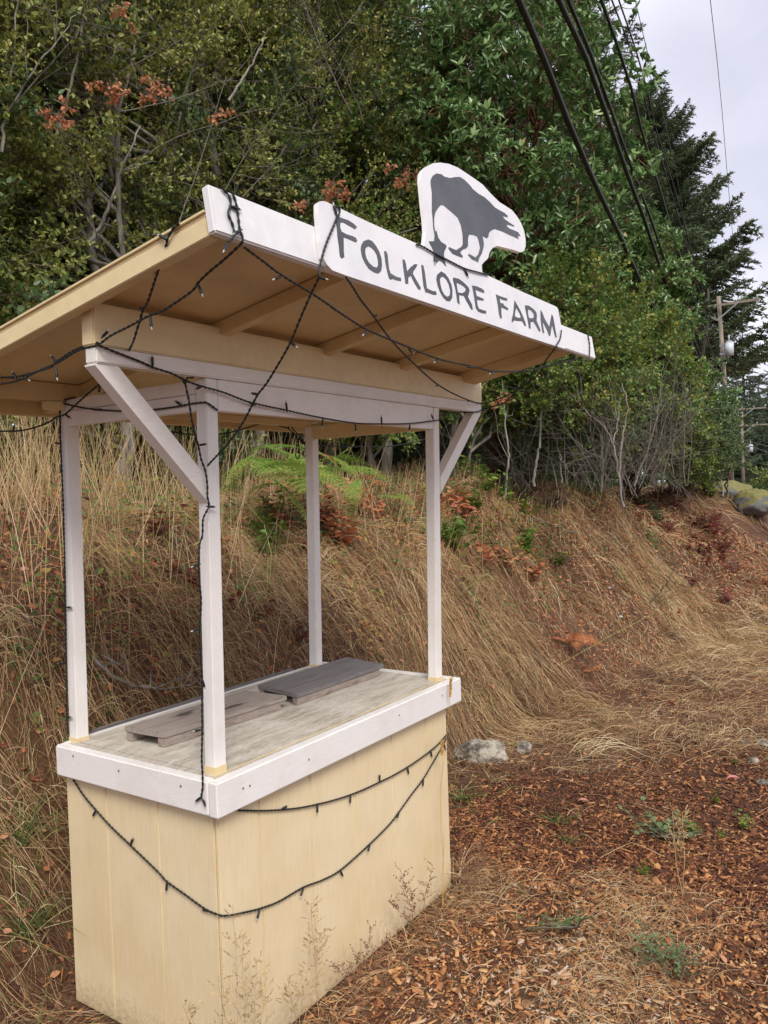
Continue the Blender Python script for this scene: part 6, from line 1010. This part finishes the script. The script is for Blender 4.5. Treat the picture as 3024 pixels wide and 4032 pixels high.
# rocks ---------------------------------------------------------------------------
def rock_mesh(name, sx, sy, sz, seed, mat, sub=4, sharp=False):
    bm = bmesh.new(); bmesh.ops.create_icosphere(bm, subdivisions=sub, radius=1.0); r = np.random.default_rng(seed); off = r.uniform(0, 50, 3)
    pl = [(norm(r.normal(0, 1, 3)), r.uniform(.5, .8) if sharp else r.uniform(.62, .88)) for _ in range(13 if sharp else 9)]
    from mathutils import noise
    for v in bm.verts:
        c = np.array(v.co)
        for n_, d_ in pl:
            k = c @ n_
            if k > d_: c = c-(k-d_)*n_
        q = Vector(c*2.2+off); c = c*(1+0.14*noise.noise(q)+0.09*noise.noise(q*3.1)+.04*noise.noise(q*8)); v.co = c*np.array([sx, sy, sz])
    me = bpy.data.meshes.new(name); bm.to_mesh(me); bm.free(); mat_slot(me, mat); me.polygons.foreach_set('use_smooth', [not sharp]*len(me.polygons)); return me
def rock_mat(name, stops, moss=None):
    m_, nt, b = new_mat(name); l = nt.links.new; t = nd(nt, 'ShaderNodeTexCoord'); a = nd(nt, 'ShaderNodeTexNoise', Scale=9.0 if not moss else 1.6, Detail=9.0, Roughness=.7); l(t.outputs['Object'], a.inputs['Vector'])
    r = ramp(nt, stops); l(a.outputs['Fac'], r.inputs[0]); out = r.outputs[0]
    if moss:
        g_ = nd(nt, 'ShaderNodeNewGeometry'); sp = nd(nt, 'ShaderNodeSeparateXYZ'); l(g_.outputs['Normal'], sp.inputs[0]); ad = nd(nt, 'ShaderNodeMath', operation='ADD'); l(sp.outputs['Z'], ad.inputs[0]); l(a.outputs['Fac'], ad.inputs[1])
        rr = ramp(nt, [(.82, (0, 0, 0)), (.95, (1, 1, 1))]); l(ad.outputs[0], rr.inputs[0]); n2 = nd(nt, 'ShaderNodeTexNoise', Scale=14.0, Detail=6.0); l(t.outputs['Object'], n2.inputs['Vector']); rm = ramp(nt, [(.3, tuple(c*.55 for c in moss)), (.7, moss)]); l(n2.outputs['Fac'], rm.inputs[0])
        mm = nd(nt, 'ShaderNodeMixRGB'); l(rr.outputs[0], mm.inputs[0]); l(out, mm.inputs[1]); l(rm.outputs[0], mm.inputs[2]); out = mm.outputs[0]
    l(out, b.inputs['Base Color']); b.inputs['Roughness'].default_value = .85; bp = nd(nt, 'ShaderNodeBump', Strength=.8, Distance=.01 if not moss else .05); l(a.outputs['Fac'], bp.inputs['Height']); l(bp.outputs[0], b.inputs['Normal']); return m_
M_rock = rock_mat('pale_rock_painted_recesses', [(.36, (.035, .03, .025)), (.46, (.16, .14, .11)), (.54, (.42, .37, .29)), (.75, (.58, .54, .46))])  # dark ramp stops paint the shade of recesses into the pale stone
M_moss = rock_mat('mossy_rock', [(.3, (.10, .10, .10)), (.7, (.26, .26, .25))], (.26, .24, .075))
def rock(label, dx, dy, sx, sy, sz, seed, mat, dz=0, rz=0, cat='rock', name='rock'):
    p0 = ground_hit(dx, dy, 0.0); o = mobj(name, rock_mesh(name, sx, sy, sz, seed, mat, 5 if sx > .1 else 3, sx > .1)); o.location = (p0[0], p0[1], gz(p0[0], p0[1])+dz); o.rotation_euler = (0, 0, rz); return tag(o, label, cat)
rock('pale jagged rock half buried in the grass beside the counter base', 1035, 1645, .20, .10, .15, 3, M_rock, .03, -1.0)
rock('small flat pale rock behind the jagged one', 1132, 1625, .085, .06, .05, 5, M_rock, .015, .4)
for i, (dx, dy, s_) in enumerate(((1627, 1650, .05), (1648, 1612, .07), (1650, 1697, .045), (1612, 1608, .04), (1318, 1275, .05), (1340, 1340, .04), (655, 1372, .035), (1628, 1240, .06), (1520, 1335, .04), (1480, 1370, .035), (1120, 1375, .03))):
    o = rock(['white stone nearest the pink leaf at the right edge', 'largest white stone at the right edge', 'white stone low at the right edge', 'white stone left of the largest one at the right edge', 'pale stone on the upper bank right of the bright plant', 'pale stone on the open bank below the twig', 'round grey stone on the bank between the posts', 'pale stone high at the right edge of the bank', 'pale pebble on the straw at the right', 'pale pebble lower on the straw at the right', 'pale pebble under the long straw in the middle of the bank'][i], dx, dy, s_, s_*.7, s_*.4, 20+i, M_rock, .012, i, 'stone', 'stone'); o['group'] = 'pale stones scattered on the bank and verge'
mo = mobj('mossy_boulder', rock_mesh('mossy_boulder', .8, .5, .24, 41, M_moss)); p_ = on(1565, 1042, 17.0); mo.location = (p_[0], p_[1], p_[2]-.2); mo.rotation_euler = (0, .06, -.6); tag(mo, 'low grey boulder capped with yellow green moss at the end of the bank', 'boulder')
mo = mobj('mossy_boulder', rock_mesh('mossy_boulder', .5, .4, .28, 42, M_moss)); p_ = on(1630, 1072, 16.0); mo.location = (p_[0], p_[1], p_[2]-.15); mo.rotation_euler = (0, 0, .3); tag(mo, 'smaller mossy boulder at the right edge, below the long one', 'boulder')
# dark root clump on the bank
rc = empty('root_clump', ground_hit(1195, 1095), 'dark dead root clump on top of the bank below the saplings', 'root clump'); r_ = np.random.default_rng(8); acc = Acc()
for i in range(170):
    a = r_.uniform(0, 6.28); d = np.array([math.cos(a)*.3, math.sin(a)*.15, r_.uniform(-.02, .26)]); s0 = r_.normal(0, .05, 3); V, F = tube_np(wavy(s0, s0+d*r_.uniform(.4, 1.1), r_, 5, .5), np.linspace(.005, .0015, 5), 3); acc.add(V, F)
o = mobj('roots', acc.mesh('roots', M_rootdark if 'M_rootdark' in globals() else M_bark_dark), rc); o['kind'] = 'stuff'
# ------------------------------------------------------------------ weeds in front of the stand
M_seed = flat_mat('grass_seed_heads', (0.50, 0.36, 0.17), .7); M_seed_dark = flat_mat('brown_seed_heads', (0.24, 0.12, 0.07), .7); M_gold = flat_mat('golden_seed_spike', (0.62, 0.36, 0.10), .7)
def weed(label, x, y, stems, mat, kind, seed, name='seeding_grass'):
    r = np.random.default_rng(seed); org = (x, y, gz(x, y)); t = empty(name, org, label, 'grass stalk')
    for (tx, ty, h_, w_) in stems:
        acc = Acc(); P = wavy((0, 0, 0), (tx, ty, h_), r, 9, .08); V, F = tube_np(P, np.linspace(w_, w_*.45, 9), 4); acc.add(V, F); st_ = mobj('stalk', acc.mesh('stalk', mat, True), t); acc = Acc(); pos, dirs = [], []
        if kind == 'panicle':
            for j in range(26):
                q = r.uniform(.45, 1)*8; i = int(q); b0 = P[i]+(P[min(8, i+1)]-P[i])*(q-i); a = r.uniform(0, 6.28); d = norm(np.array([math.cos(a), math.sin(a), r.uniform(.3, 1.2)])); l_ = r.uniform(.02, .075)*(1.3-q/8*.8); e_ = b0+d*l_; V, F = tube_np([b0, e_], [.0005, .0003], 3); acc.add(V, F)
                for m_ in range(3): pos.append(b0+(e_-b0)*(.5+.25*m_)); dirs.append(norm(d+r.normal(0, .25, 3)))
            sc_ = (.0045, .016)
        elif kind == 'spike':
            for j in range(60): q = r.uniform(0, 1); pos.append(P[-1]-(P[-1]-P[-2])*q*.8*0.9); a = r.uniform(0, 6.28); dirs.append(norm(np.array([math.cos(a)*.5, math.sin(a)*.5, 1])))
            sc_ = (.006, .018)
        else:
            for j in range(24):
                q = r.uniform(.4, 1)*8; i = int(q); b0 = P[i]+(P[min(8, i+1)]-P[i])*(q-i); a = r.uniform(0, 6.28); d = norm(np.array([math.cos(a), math.sin(a), .6])); l_ = r.uniform(.01, .05); e_ = b0+d*l_; V, F = tube_np([b0, e_], [.0007, .0004], 3); acc.add(V, F)
                for m_ in range(3): pos.append(b0+(e_-b0)*(.4+.3*m_)); dirs.append(norm(r.normal(0, 1, 3)))
            sc_ = (.007, .007)
        pos = np.array(pos); n = len(pos); fr = frames(np.array(dirs), norm(r.normal(0, 1, (n, 3)))); tv = np.array([[0, 0, 0], [-.5, .5, 0], [0, 1, 0], [.5, .5, 0], [0, .5, .5]]); tf = np.array([[0, 4, 1], [0, 3, 4], [1, 4, 2], [4, 3, 2]])
        V, F = instance(tv, tf, pos, fr, np.tile([sc_[0], sc_[1], sc_[0]], (n, 1))); acc.add(V, F); mobj('seed_head', acc.mesh('seed_head', mat), t)
weed('fine dry grass with open seed heads before the near corner of the stand', -.03, -.09, [(-.03, -.02, .62, .0014), (-.10, -.02, .44, .0013), (-.20, .02, .40, .0013), (.05, -.03, .42, .0012), (.10, -.02, .30, .0012), (.01, -.02, .50, .0011)], M_seed, 'panicle', 1)
weed('fine dry grass with drooping seed heads left of the front face', .22, -.10, [(.06, -.02, .36, .0011), (-.06, -.02, .30, .0011), (.16, 0, .33, .0011)], M_seed, 'panicle', 2)
weed('brown weed stalks with knotty seed heads against the right of the base', 1.02, -.07, [(-.12, 0, .32, .0012), (-.05, 0, .22, .0012), (.10, -.02, .25, .0012), (-.2, 0, .22, .0012)], M_seed_dark, 'knot', 3)
weed('low brown weed with knotty seed heads in the middle of the front face', .55, -.09, [(-.1, 0, .17, .0012), (.02, 0, .15, .0012), (.12, 0, .20, .0012), (.2, -.02, .13, .0012)], M_seed_dark, 'knot', 4)
weed('tall golden grass with fat seed spikes against the right end of the base', 1.24, -.06, [(.03, -.005, .72, .0016), (.12, -.01, .98, .0016)], M_gold, 'spike', 5)
weed('long bent grass stem arching across the front face', .38, -.06, [(-.02, 0, .42, .0017)], M_seed, 'panicle', 6)
weed('tall bent straw stalk standing in the mulch at the right', *ground_hit(1475, 1930)[:2], [(-.04, .03, .42, .0022), (.02, .0, .38, .0018)], M_seed, 'panicle', 7)
weed('thin upright straw stalk on the verge at the right', *ground_hit(1517, 1640)[:2], [(.01, .03, .32, .0018)], M_seed, 'panicle', 8)
weed('reddish weeds standing in the mulch right of the base', *ground_hit(1020, 1930)[:2], [(-.1, 0, .20, .0013), (0, .05, .26, .0013), (.1, 0, .22, .0013), (.2, .05, .2, .0013), (.05, -.05, .2, .0013)], M_seed_dark, 'knot', 9)
weed('brown weed tuft at the bottom edge near the corner of the base', .12, -.28, [(-.03, 0, .14, .0012), (.05, 0, .12, .0012), (.0, .03, .16, .0012)], M_seed_dark, 'knot', 10)
# green tufts
def tuft(label, dx, dy, n, lo, hi, seed, mat):
    global rng
    p0 = ground_hit(dx, dy, .01); r = np.random.default_rng(seed); a = r.uniform(0, 6.28, n); le = r.uniform(.3, 1.0, n); P0 = np.stack([p0[0]+r.normal(0, .02, n), p0[1]+r.normal(0, .02, n), np.full(n, gz(p0[0], p0[1]))], -1)
    V, F = strands(P0, np.stack([np.cos(a)*le, np.sin(a)*le, np.ones(n)*.8], -1), r.uniform(lo, hi, n), 7, r.uniform(.002, .004, n), None, r.uniform(.3, .9, n), r.normal(0, .3, n), follow=False)
    o = mobj('grass_tuft', np_mesh('grass_tuft', V-np.array(p0), F, mat, attrs={'tone': np.repeat(r.random(n), 14)})); o.location = p0; tag(o, label, 'grass tuft', 'green and straw grass tufts')
tuft('long green grass blades on the dark bank at the left edge', 45, 1830, 60, .2, .5, 11, M_green)
tuft('green and straw grass at the foot of the bank in the lower left corner', 60, 2030, 50, .15, .4, 12, M_green)
tuft('straw bunch against the right end of the counter base', 985, 1900, 90, .10, .32, 13, M_straw)
tuft('straw bunch in front of the jagged rock', 1075, 1690, 70, .06, .2, 14, M_straw)
tuft('green grass tuft in the mulch right of the base', 1205, 1775, 55, .06, .19, 1, M_green)
tuft('smaller green grass tuft below the first one in the mulch', 1235, 1820, 30, .05, .14, 2, M_green)
tuft('green tuft between the base and the jagged rock', 1000, 1730, 60, .10, .30, 3, M_green)
tuft('straw tuft in the middle of the mulch', 1205, 1935, 22, .05, .16, 4, M_straw)
tuft('large pale straw tuft on the bank at the right', 1420, 1310, 200, .25, .6, 5, M_straw)
tuft('pale straw tuft high on the bank at the right', 1490, 1165, 110, .25, .5, 6, M_straw)
tuft('straw tuft at the foot of the bank by the right edge', 1540, 1490, 120, .12, .35, 7, M_straw)
tuft('pale straw tuft at the upper right edge of the bank', 1620, 1260, 130, .25, .6, 8, M_straw)
# ------------------------------------------------------------------ power poles and wires
M_pole = bark_mat('weathered_pole_wood', (.20, .165, .12), (.36, .31, .24), 14, (5, 5, .6)); M_can = flat_mat('grey_transformer_paint', (.62, .66, .70), .4); M_wire = flat_mat('black_wire', (.010, .010, .011), .55); M_wire_t = flat_mat('thin_grey_wire', (.10, .10, .11), .5); M_por = flat_mat('grey_porcelain', (.45, .47, .50), .3); M_steel = flat_mat('galvanised_steel', (.45, .46, .47), .4, .6)
def cyl(name, a, b, r0, r1, mat, parent, sides=12):
    V, F = tube_np([a, b], [r0, r1], sides); me = bpy.data.meshes.new(name); me.from_pydata([tuple(v) for v in V], [], [tuple(int(i) for i in f) for f in F]+[tuple(range(sides))[::-1], tuple(range(sides, 2*sides))]); mat_slot(me, mat); me.polygons.foreach_set('use_smooth', [len(p_.vertices) == 4 for p_ in me.polygons]); return mobj(name, me, parent)
def bar(name, a, b, w, h_, mat, parent):
    a = Vector(a); b = Vector(b); d = (b-a); L_ = d.length; bm = bmesh.new(); bmesh.ops.create_cube(bm, size=1)
    for v in bm.verts: v.co = Vector((v.co.x*w, v.co.y*L_, v.co.z*h_))
    y = d.normalized(); x = y.cross(Vector((0, 0, 1))).normalized(); z = x.cross(y); M = Matrix((x, y, z)).transposed().to_4x4(); M.translation = (a+b)/2; bm.transform(M); me = bpy.data.meshes.new(name); bm.to_mesh(me); bm.free(); mat_slot(me, mat); return mobj(name, me, parent)
def pole(label, base, top, ax, arms, can, group='wooden power poles along the road', rad=.15):
    t = empty('power_pole', base, label, 'power pole', group); B = Vector(base); T = Vector(top)-B; cyl('post', (0, 0, 0), tuple(T), rad*1.15, rad*.8, M_pole, t)
    ax = Vector(ax).normalized()
    for (dz, half, off) in arms:
        c = Vector((T.x, T.y, T.z-dz))*1.0; a = c-ax*half*off[0]; b = c+ax*half*off[1]; fwd = Vector((-ax.y, ax.x, 0))*-.13; bar('crossarm', a+fwd, b+fwd, .07, .09, M_pole, t)
        for k in (-.95, -.5, .5, .95):
            q = c+ax*half*k*(off[0] if k < 0 else off[1])+fwd; cyl('insulator', tuple(q+Vector((0, 0, .06))), tuple(q+Vector((0, 0, .18))), .04, .02, M_por, t, 8)
        bar('brace', c-ax*.75+fwd*1.6, c+fwd*1.6-Vector((0, 0, .55)), .03, .05, M_steel, t); bar('brace', c+ax*.75+fwd*1.6, c+fwd*1.6-Vector((0, 0, .55)), .03, .05, M_steel, t)
    if can:
        c = Vector((T.x, T.y, 0))+ax*(can[1])+Vector((0, 0, T.z-can[0])); tr = cyl('transformer', tuple(c-Vector((0, 0, .24))), tuple(c+Vector((0, 0, .24))), .15, .15, M_can, t, 16)
        cyl('lid', tuple(c+Vector((0, 0, .24))), tuple(c+Vector((0, 0, .28))), .16, .1, M_can, tr, 16); cyl('bushing', tuple(c+Vector((-.05, 0, .28))), tuple(c+Vector((-.05, 0, .50))), .04, .03, M_por, tr, 8)
        bar('bracket', Vector((T.x, T.y, c.z+.15)), c+Vector((0, 0, .15))-ax*.1, .06, .08, M_steel, t); bar('bracket', Vector((T.x, T.y, c.z-.15)), c+Vector((0, 0, -.15))-ax*.1, .06, .08, M_steel, t)
    return t
P1T = on(1552, 640, 33); P1M = on(1571, 905, 33); d_ = (Vector(P1M)-Vector(P1T)); P1B = Vector(P1M)+d_*0.95
AX1 = Vector(on(1632, 642, 32.7))-Vector(on(1495, 662, 33.3)); AX1.z *= .6
p1 = pole('weathered wooden power pole with one crossarm and a grey transformer, nearer of the two', tuple(P1B), P1T, AX1, [(.35, 1.35, (1, 1.05))], (1.95, .34), rad=.085)
for (za, sd_) in ((5.6, 1), (6.3, -1)):
    bar('cable_bracket', Vector((0, 0, 0))+Vector((P1T[0]-P1B[0], P1T[1]-P1B[1], P1T[2]-P1B[2]-za)), Vector((P1T[0]-P1B[0], P1T[1]-P1B[1], P1T[2]-P1B[2]-za))+AX1.normalized()*.45, .05, .05, M_steel, p1)
P2T = on(1602, 876, 60); P2B = Vector(on(1602, 1010, 60)); AX2 = Vector(on(1645, 884, 60))-Vector(on(1565, 884, 60)); AX2.z = 0
pole('smaller distant power pole with two crossarms and a grey transformer', (P2T[0], P2T[1], P2B.z-2), P2T, AX2, [(.25, 1.35, (1, 1.1)), (1.35, 1.35, (.8, 1.35))], (2.9, .5), rad=.10)
WIRES = {"w1": [[-2.12, -0.27, 6.02], [3.77, 0.57, 5.3], [4.48, 0.68, 5.21], [5.25, 0.79, 5.04], [6.33, 0.94, 4.86], [7.79, 1.15, 4.72], [10.21, 1.5, 4.41], [14.38, 2.1, 4.13], [19.76, 2.87, 3.97], [30.56, 4.42, 4.03]], "w2": [[-1.49, -0.37, 5.48], [4.45, 0.53, 5.6], [5.37, 0.66, 5.62], [6.38, 0.82, 5.54], [7.81, 1.03, 5.35], [9.13, 1.23, 5.24], [10.6, 1.45, 5.01], [12.43, 1.73, 4.77], [16.72, 2.38, 4.63], [21.95, 3.16, 4.43], [30.52, 4.46, 4.43]], "w3": [[-1.11, -0.31, 5.93], [4.82, 0.59, 5.8], [5.71, 0.72, 5.78], [6.68, 0.87, 5.71], [8.14, 1.09, 5.57], [9.92, 1.35, 5.43], [11.67, 1.62, 5.23], [14.72, 2.08, 5.01], [19.46, 2.79, 4.68], [30.52, 4.46, 4.46]], "w4": [[-0.09, -0.28, 6.25], [5.84, 0.65, 6.3], [6.7, 0.78, 6.31], [7.83, 0.96, 6.29], [8.58, 1.08, 6.13], [10.61, 1.4, 6.03], [12.24, 1.66, 5.9], [17.23, 2.44, 5.72], [21.63, 3.13, 5.52], [30.43, 4.52, 5.31]], "w5": [[1.69, 0.22, 6.86], [7.61, 1.11, 7.3], [8.77, 1.28, 7.39], [9.89, 1.45, 7.36], [10.96, 1.6, 7.12], [13.78, 2.02, 6.98], [16.6, 2.45, 6.75], [20.79, 3.07, 6.48], [25.88, 3.83, 6.16], [30.37, 4.49, 5.82]], "w6": [[2.07, 0.26, 7.28], [8.0, 1.15, 7.5], [9.1, 1.31, 7.54], [10.26, 1.49, 7.52], [11.41, 1.66, 7.29], [14.5, 2.12, 7.2], [17.4, 2.55, 6.95], [21.69, 3.19, 6.66], [26.99, 3.99, 6.18], [30.35, 4.49, 5.98]], "w7": [[5.35, 0.82, 9.05], [11.25, 1.89, 9.3], [13.33, 2.27, 9.39], [15.74, 2.7, 9.55], [19.13, 3.31, 9.62], [23.53, 4.11, 9.43], [29.01, 5.1, 8.72], [29.81, 5.24, 8.3]], "w8": [[6.42, 0.06, 9.4], [12.34, 1.01, 9.5], [14.49, 1.35, 9.54], [16.66, 1.7, 9.5], [18.73, 2.03, 9.15], [22.11, 2.57, 8.75], [25.89, 3.18, 8.39], [30.07, 3.85, 8.38]]}
lab_w = {'w1': 'thickest black overhead cable, nearest the painted sign', 'w2': 'thick black overhead cable second from the left', 'w3': 'black overhead cable running close beside the second one', 'w4': 'thinner black overhead cable fourth from the left', 'w5': 'thin overhead wire of the close pair, left one', 'w6': 'thin overhead wire of the close pair, right one', 'w7': 'very thin grey wire crossing the top of the glossy tree', 'w8': 'very thin grey wire crossing the open sky'}
rad_w = {'w1': .026, 'w2': .024, 'w3': .017, 'w4': .017, 'w5': .010, 'w6': .010, 'w7': .006, 'w8': .006}
for k, P in WIRES.items():
    P = np.array(P); o = P[0]; n = len(P); s_ = np.concatenate([[0], np.cumsum(np.linalg.norm(np.diff(P, axis=0), axis=1))]); kk = np.linspace(0, s_[-1], 80)
    A = np.stack([np.ones(n), s_, s_**2, s_**3], -1); co = np.linalg.lstsq(A, P, rcond=None)[0]; Q = np.stack([np.ones(80), kk, kk**2, kk**3], -1) @ co
    res_ = P-A @ co; Q += np.stack([np.interp(kk, s_, res_[:, j]) for j in range(3)], -1)
    m_ = M_wire if rad_w[k] > .008 else M_wire_t; V, F = tube_np(Q-o, rad_w[k], 6); o_ = mobj('overhead_wire', np_mesh('overhead_wire', V, F, m_, smooth=True)); o_.location = o; tag(o_, lab_w[k], 'wire', 'overhead wires')
for i, (dx, dy, d2, e) in enumerate(((1605, 985, 60, 1659), (1605, 978, 60, 1670))):
    a = np.array(on(1604, 950+i*8, 60)); b = np.array(on(1690, 972+i*16, 48)); V, F = tube_np(wavy(a, b, np.random.default_rng(i), 6, 0)-a, .02, 4); o_ = mobj('service_wire', np_mesh('service_wire', V, F, M_wire_t)); o_.location = a; tag(o_, ['upper thin service wire leaving the distant pole', 'lower thin service wire leaving the distant pole'][i], 'wire', 'service wires')
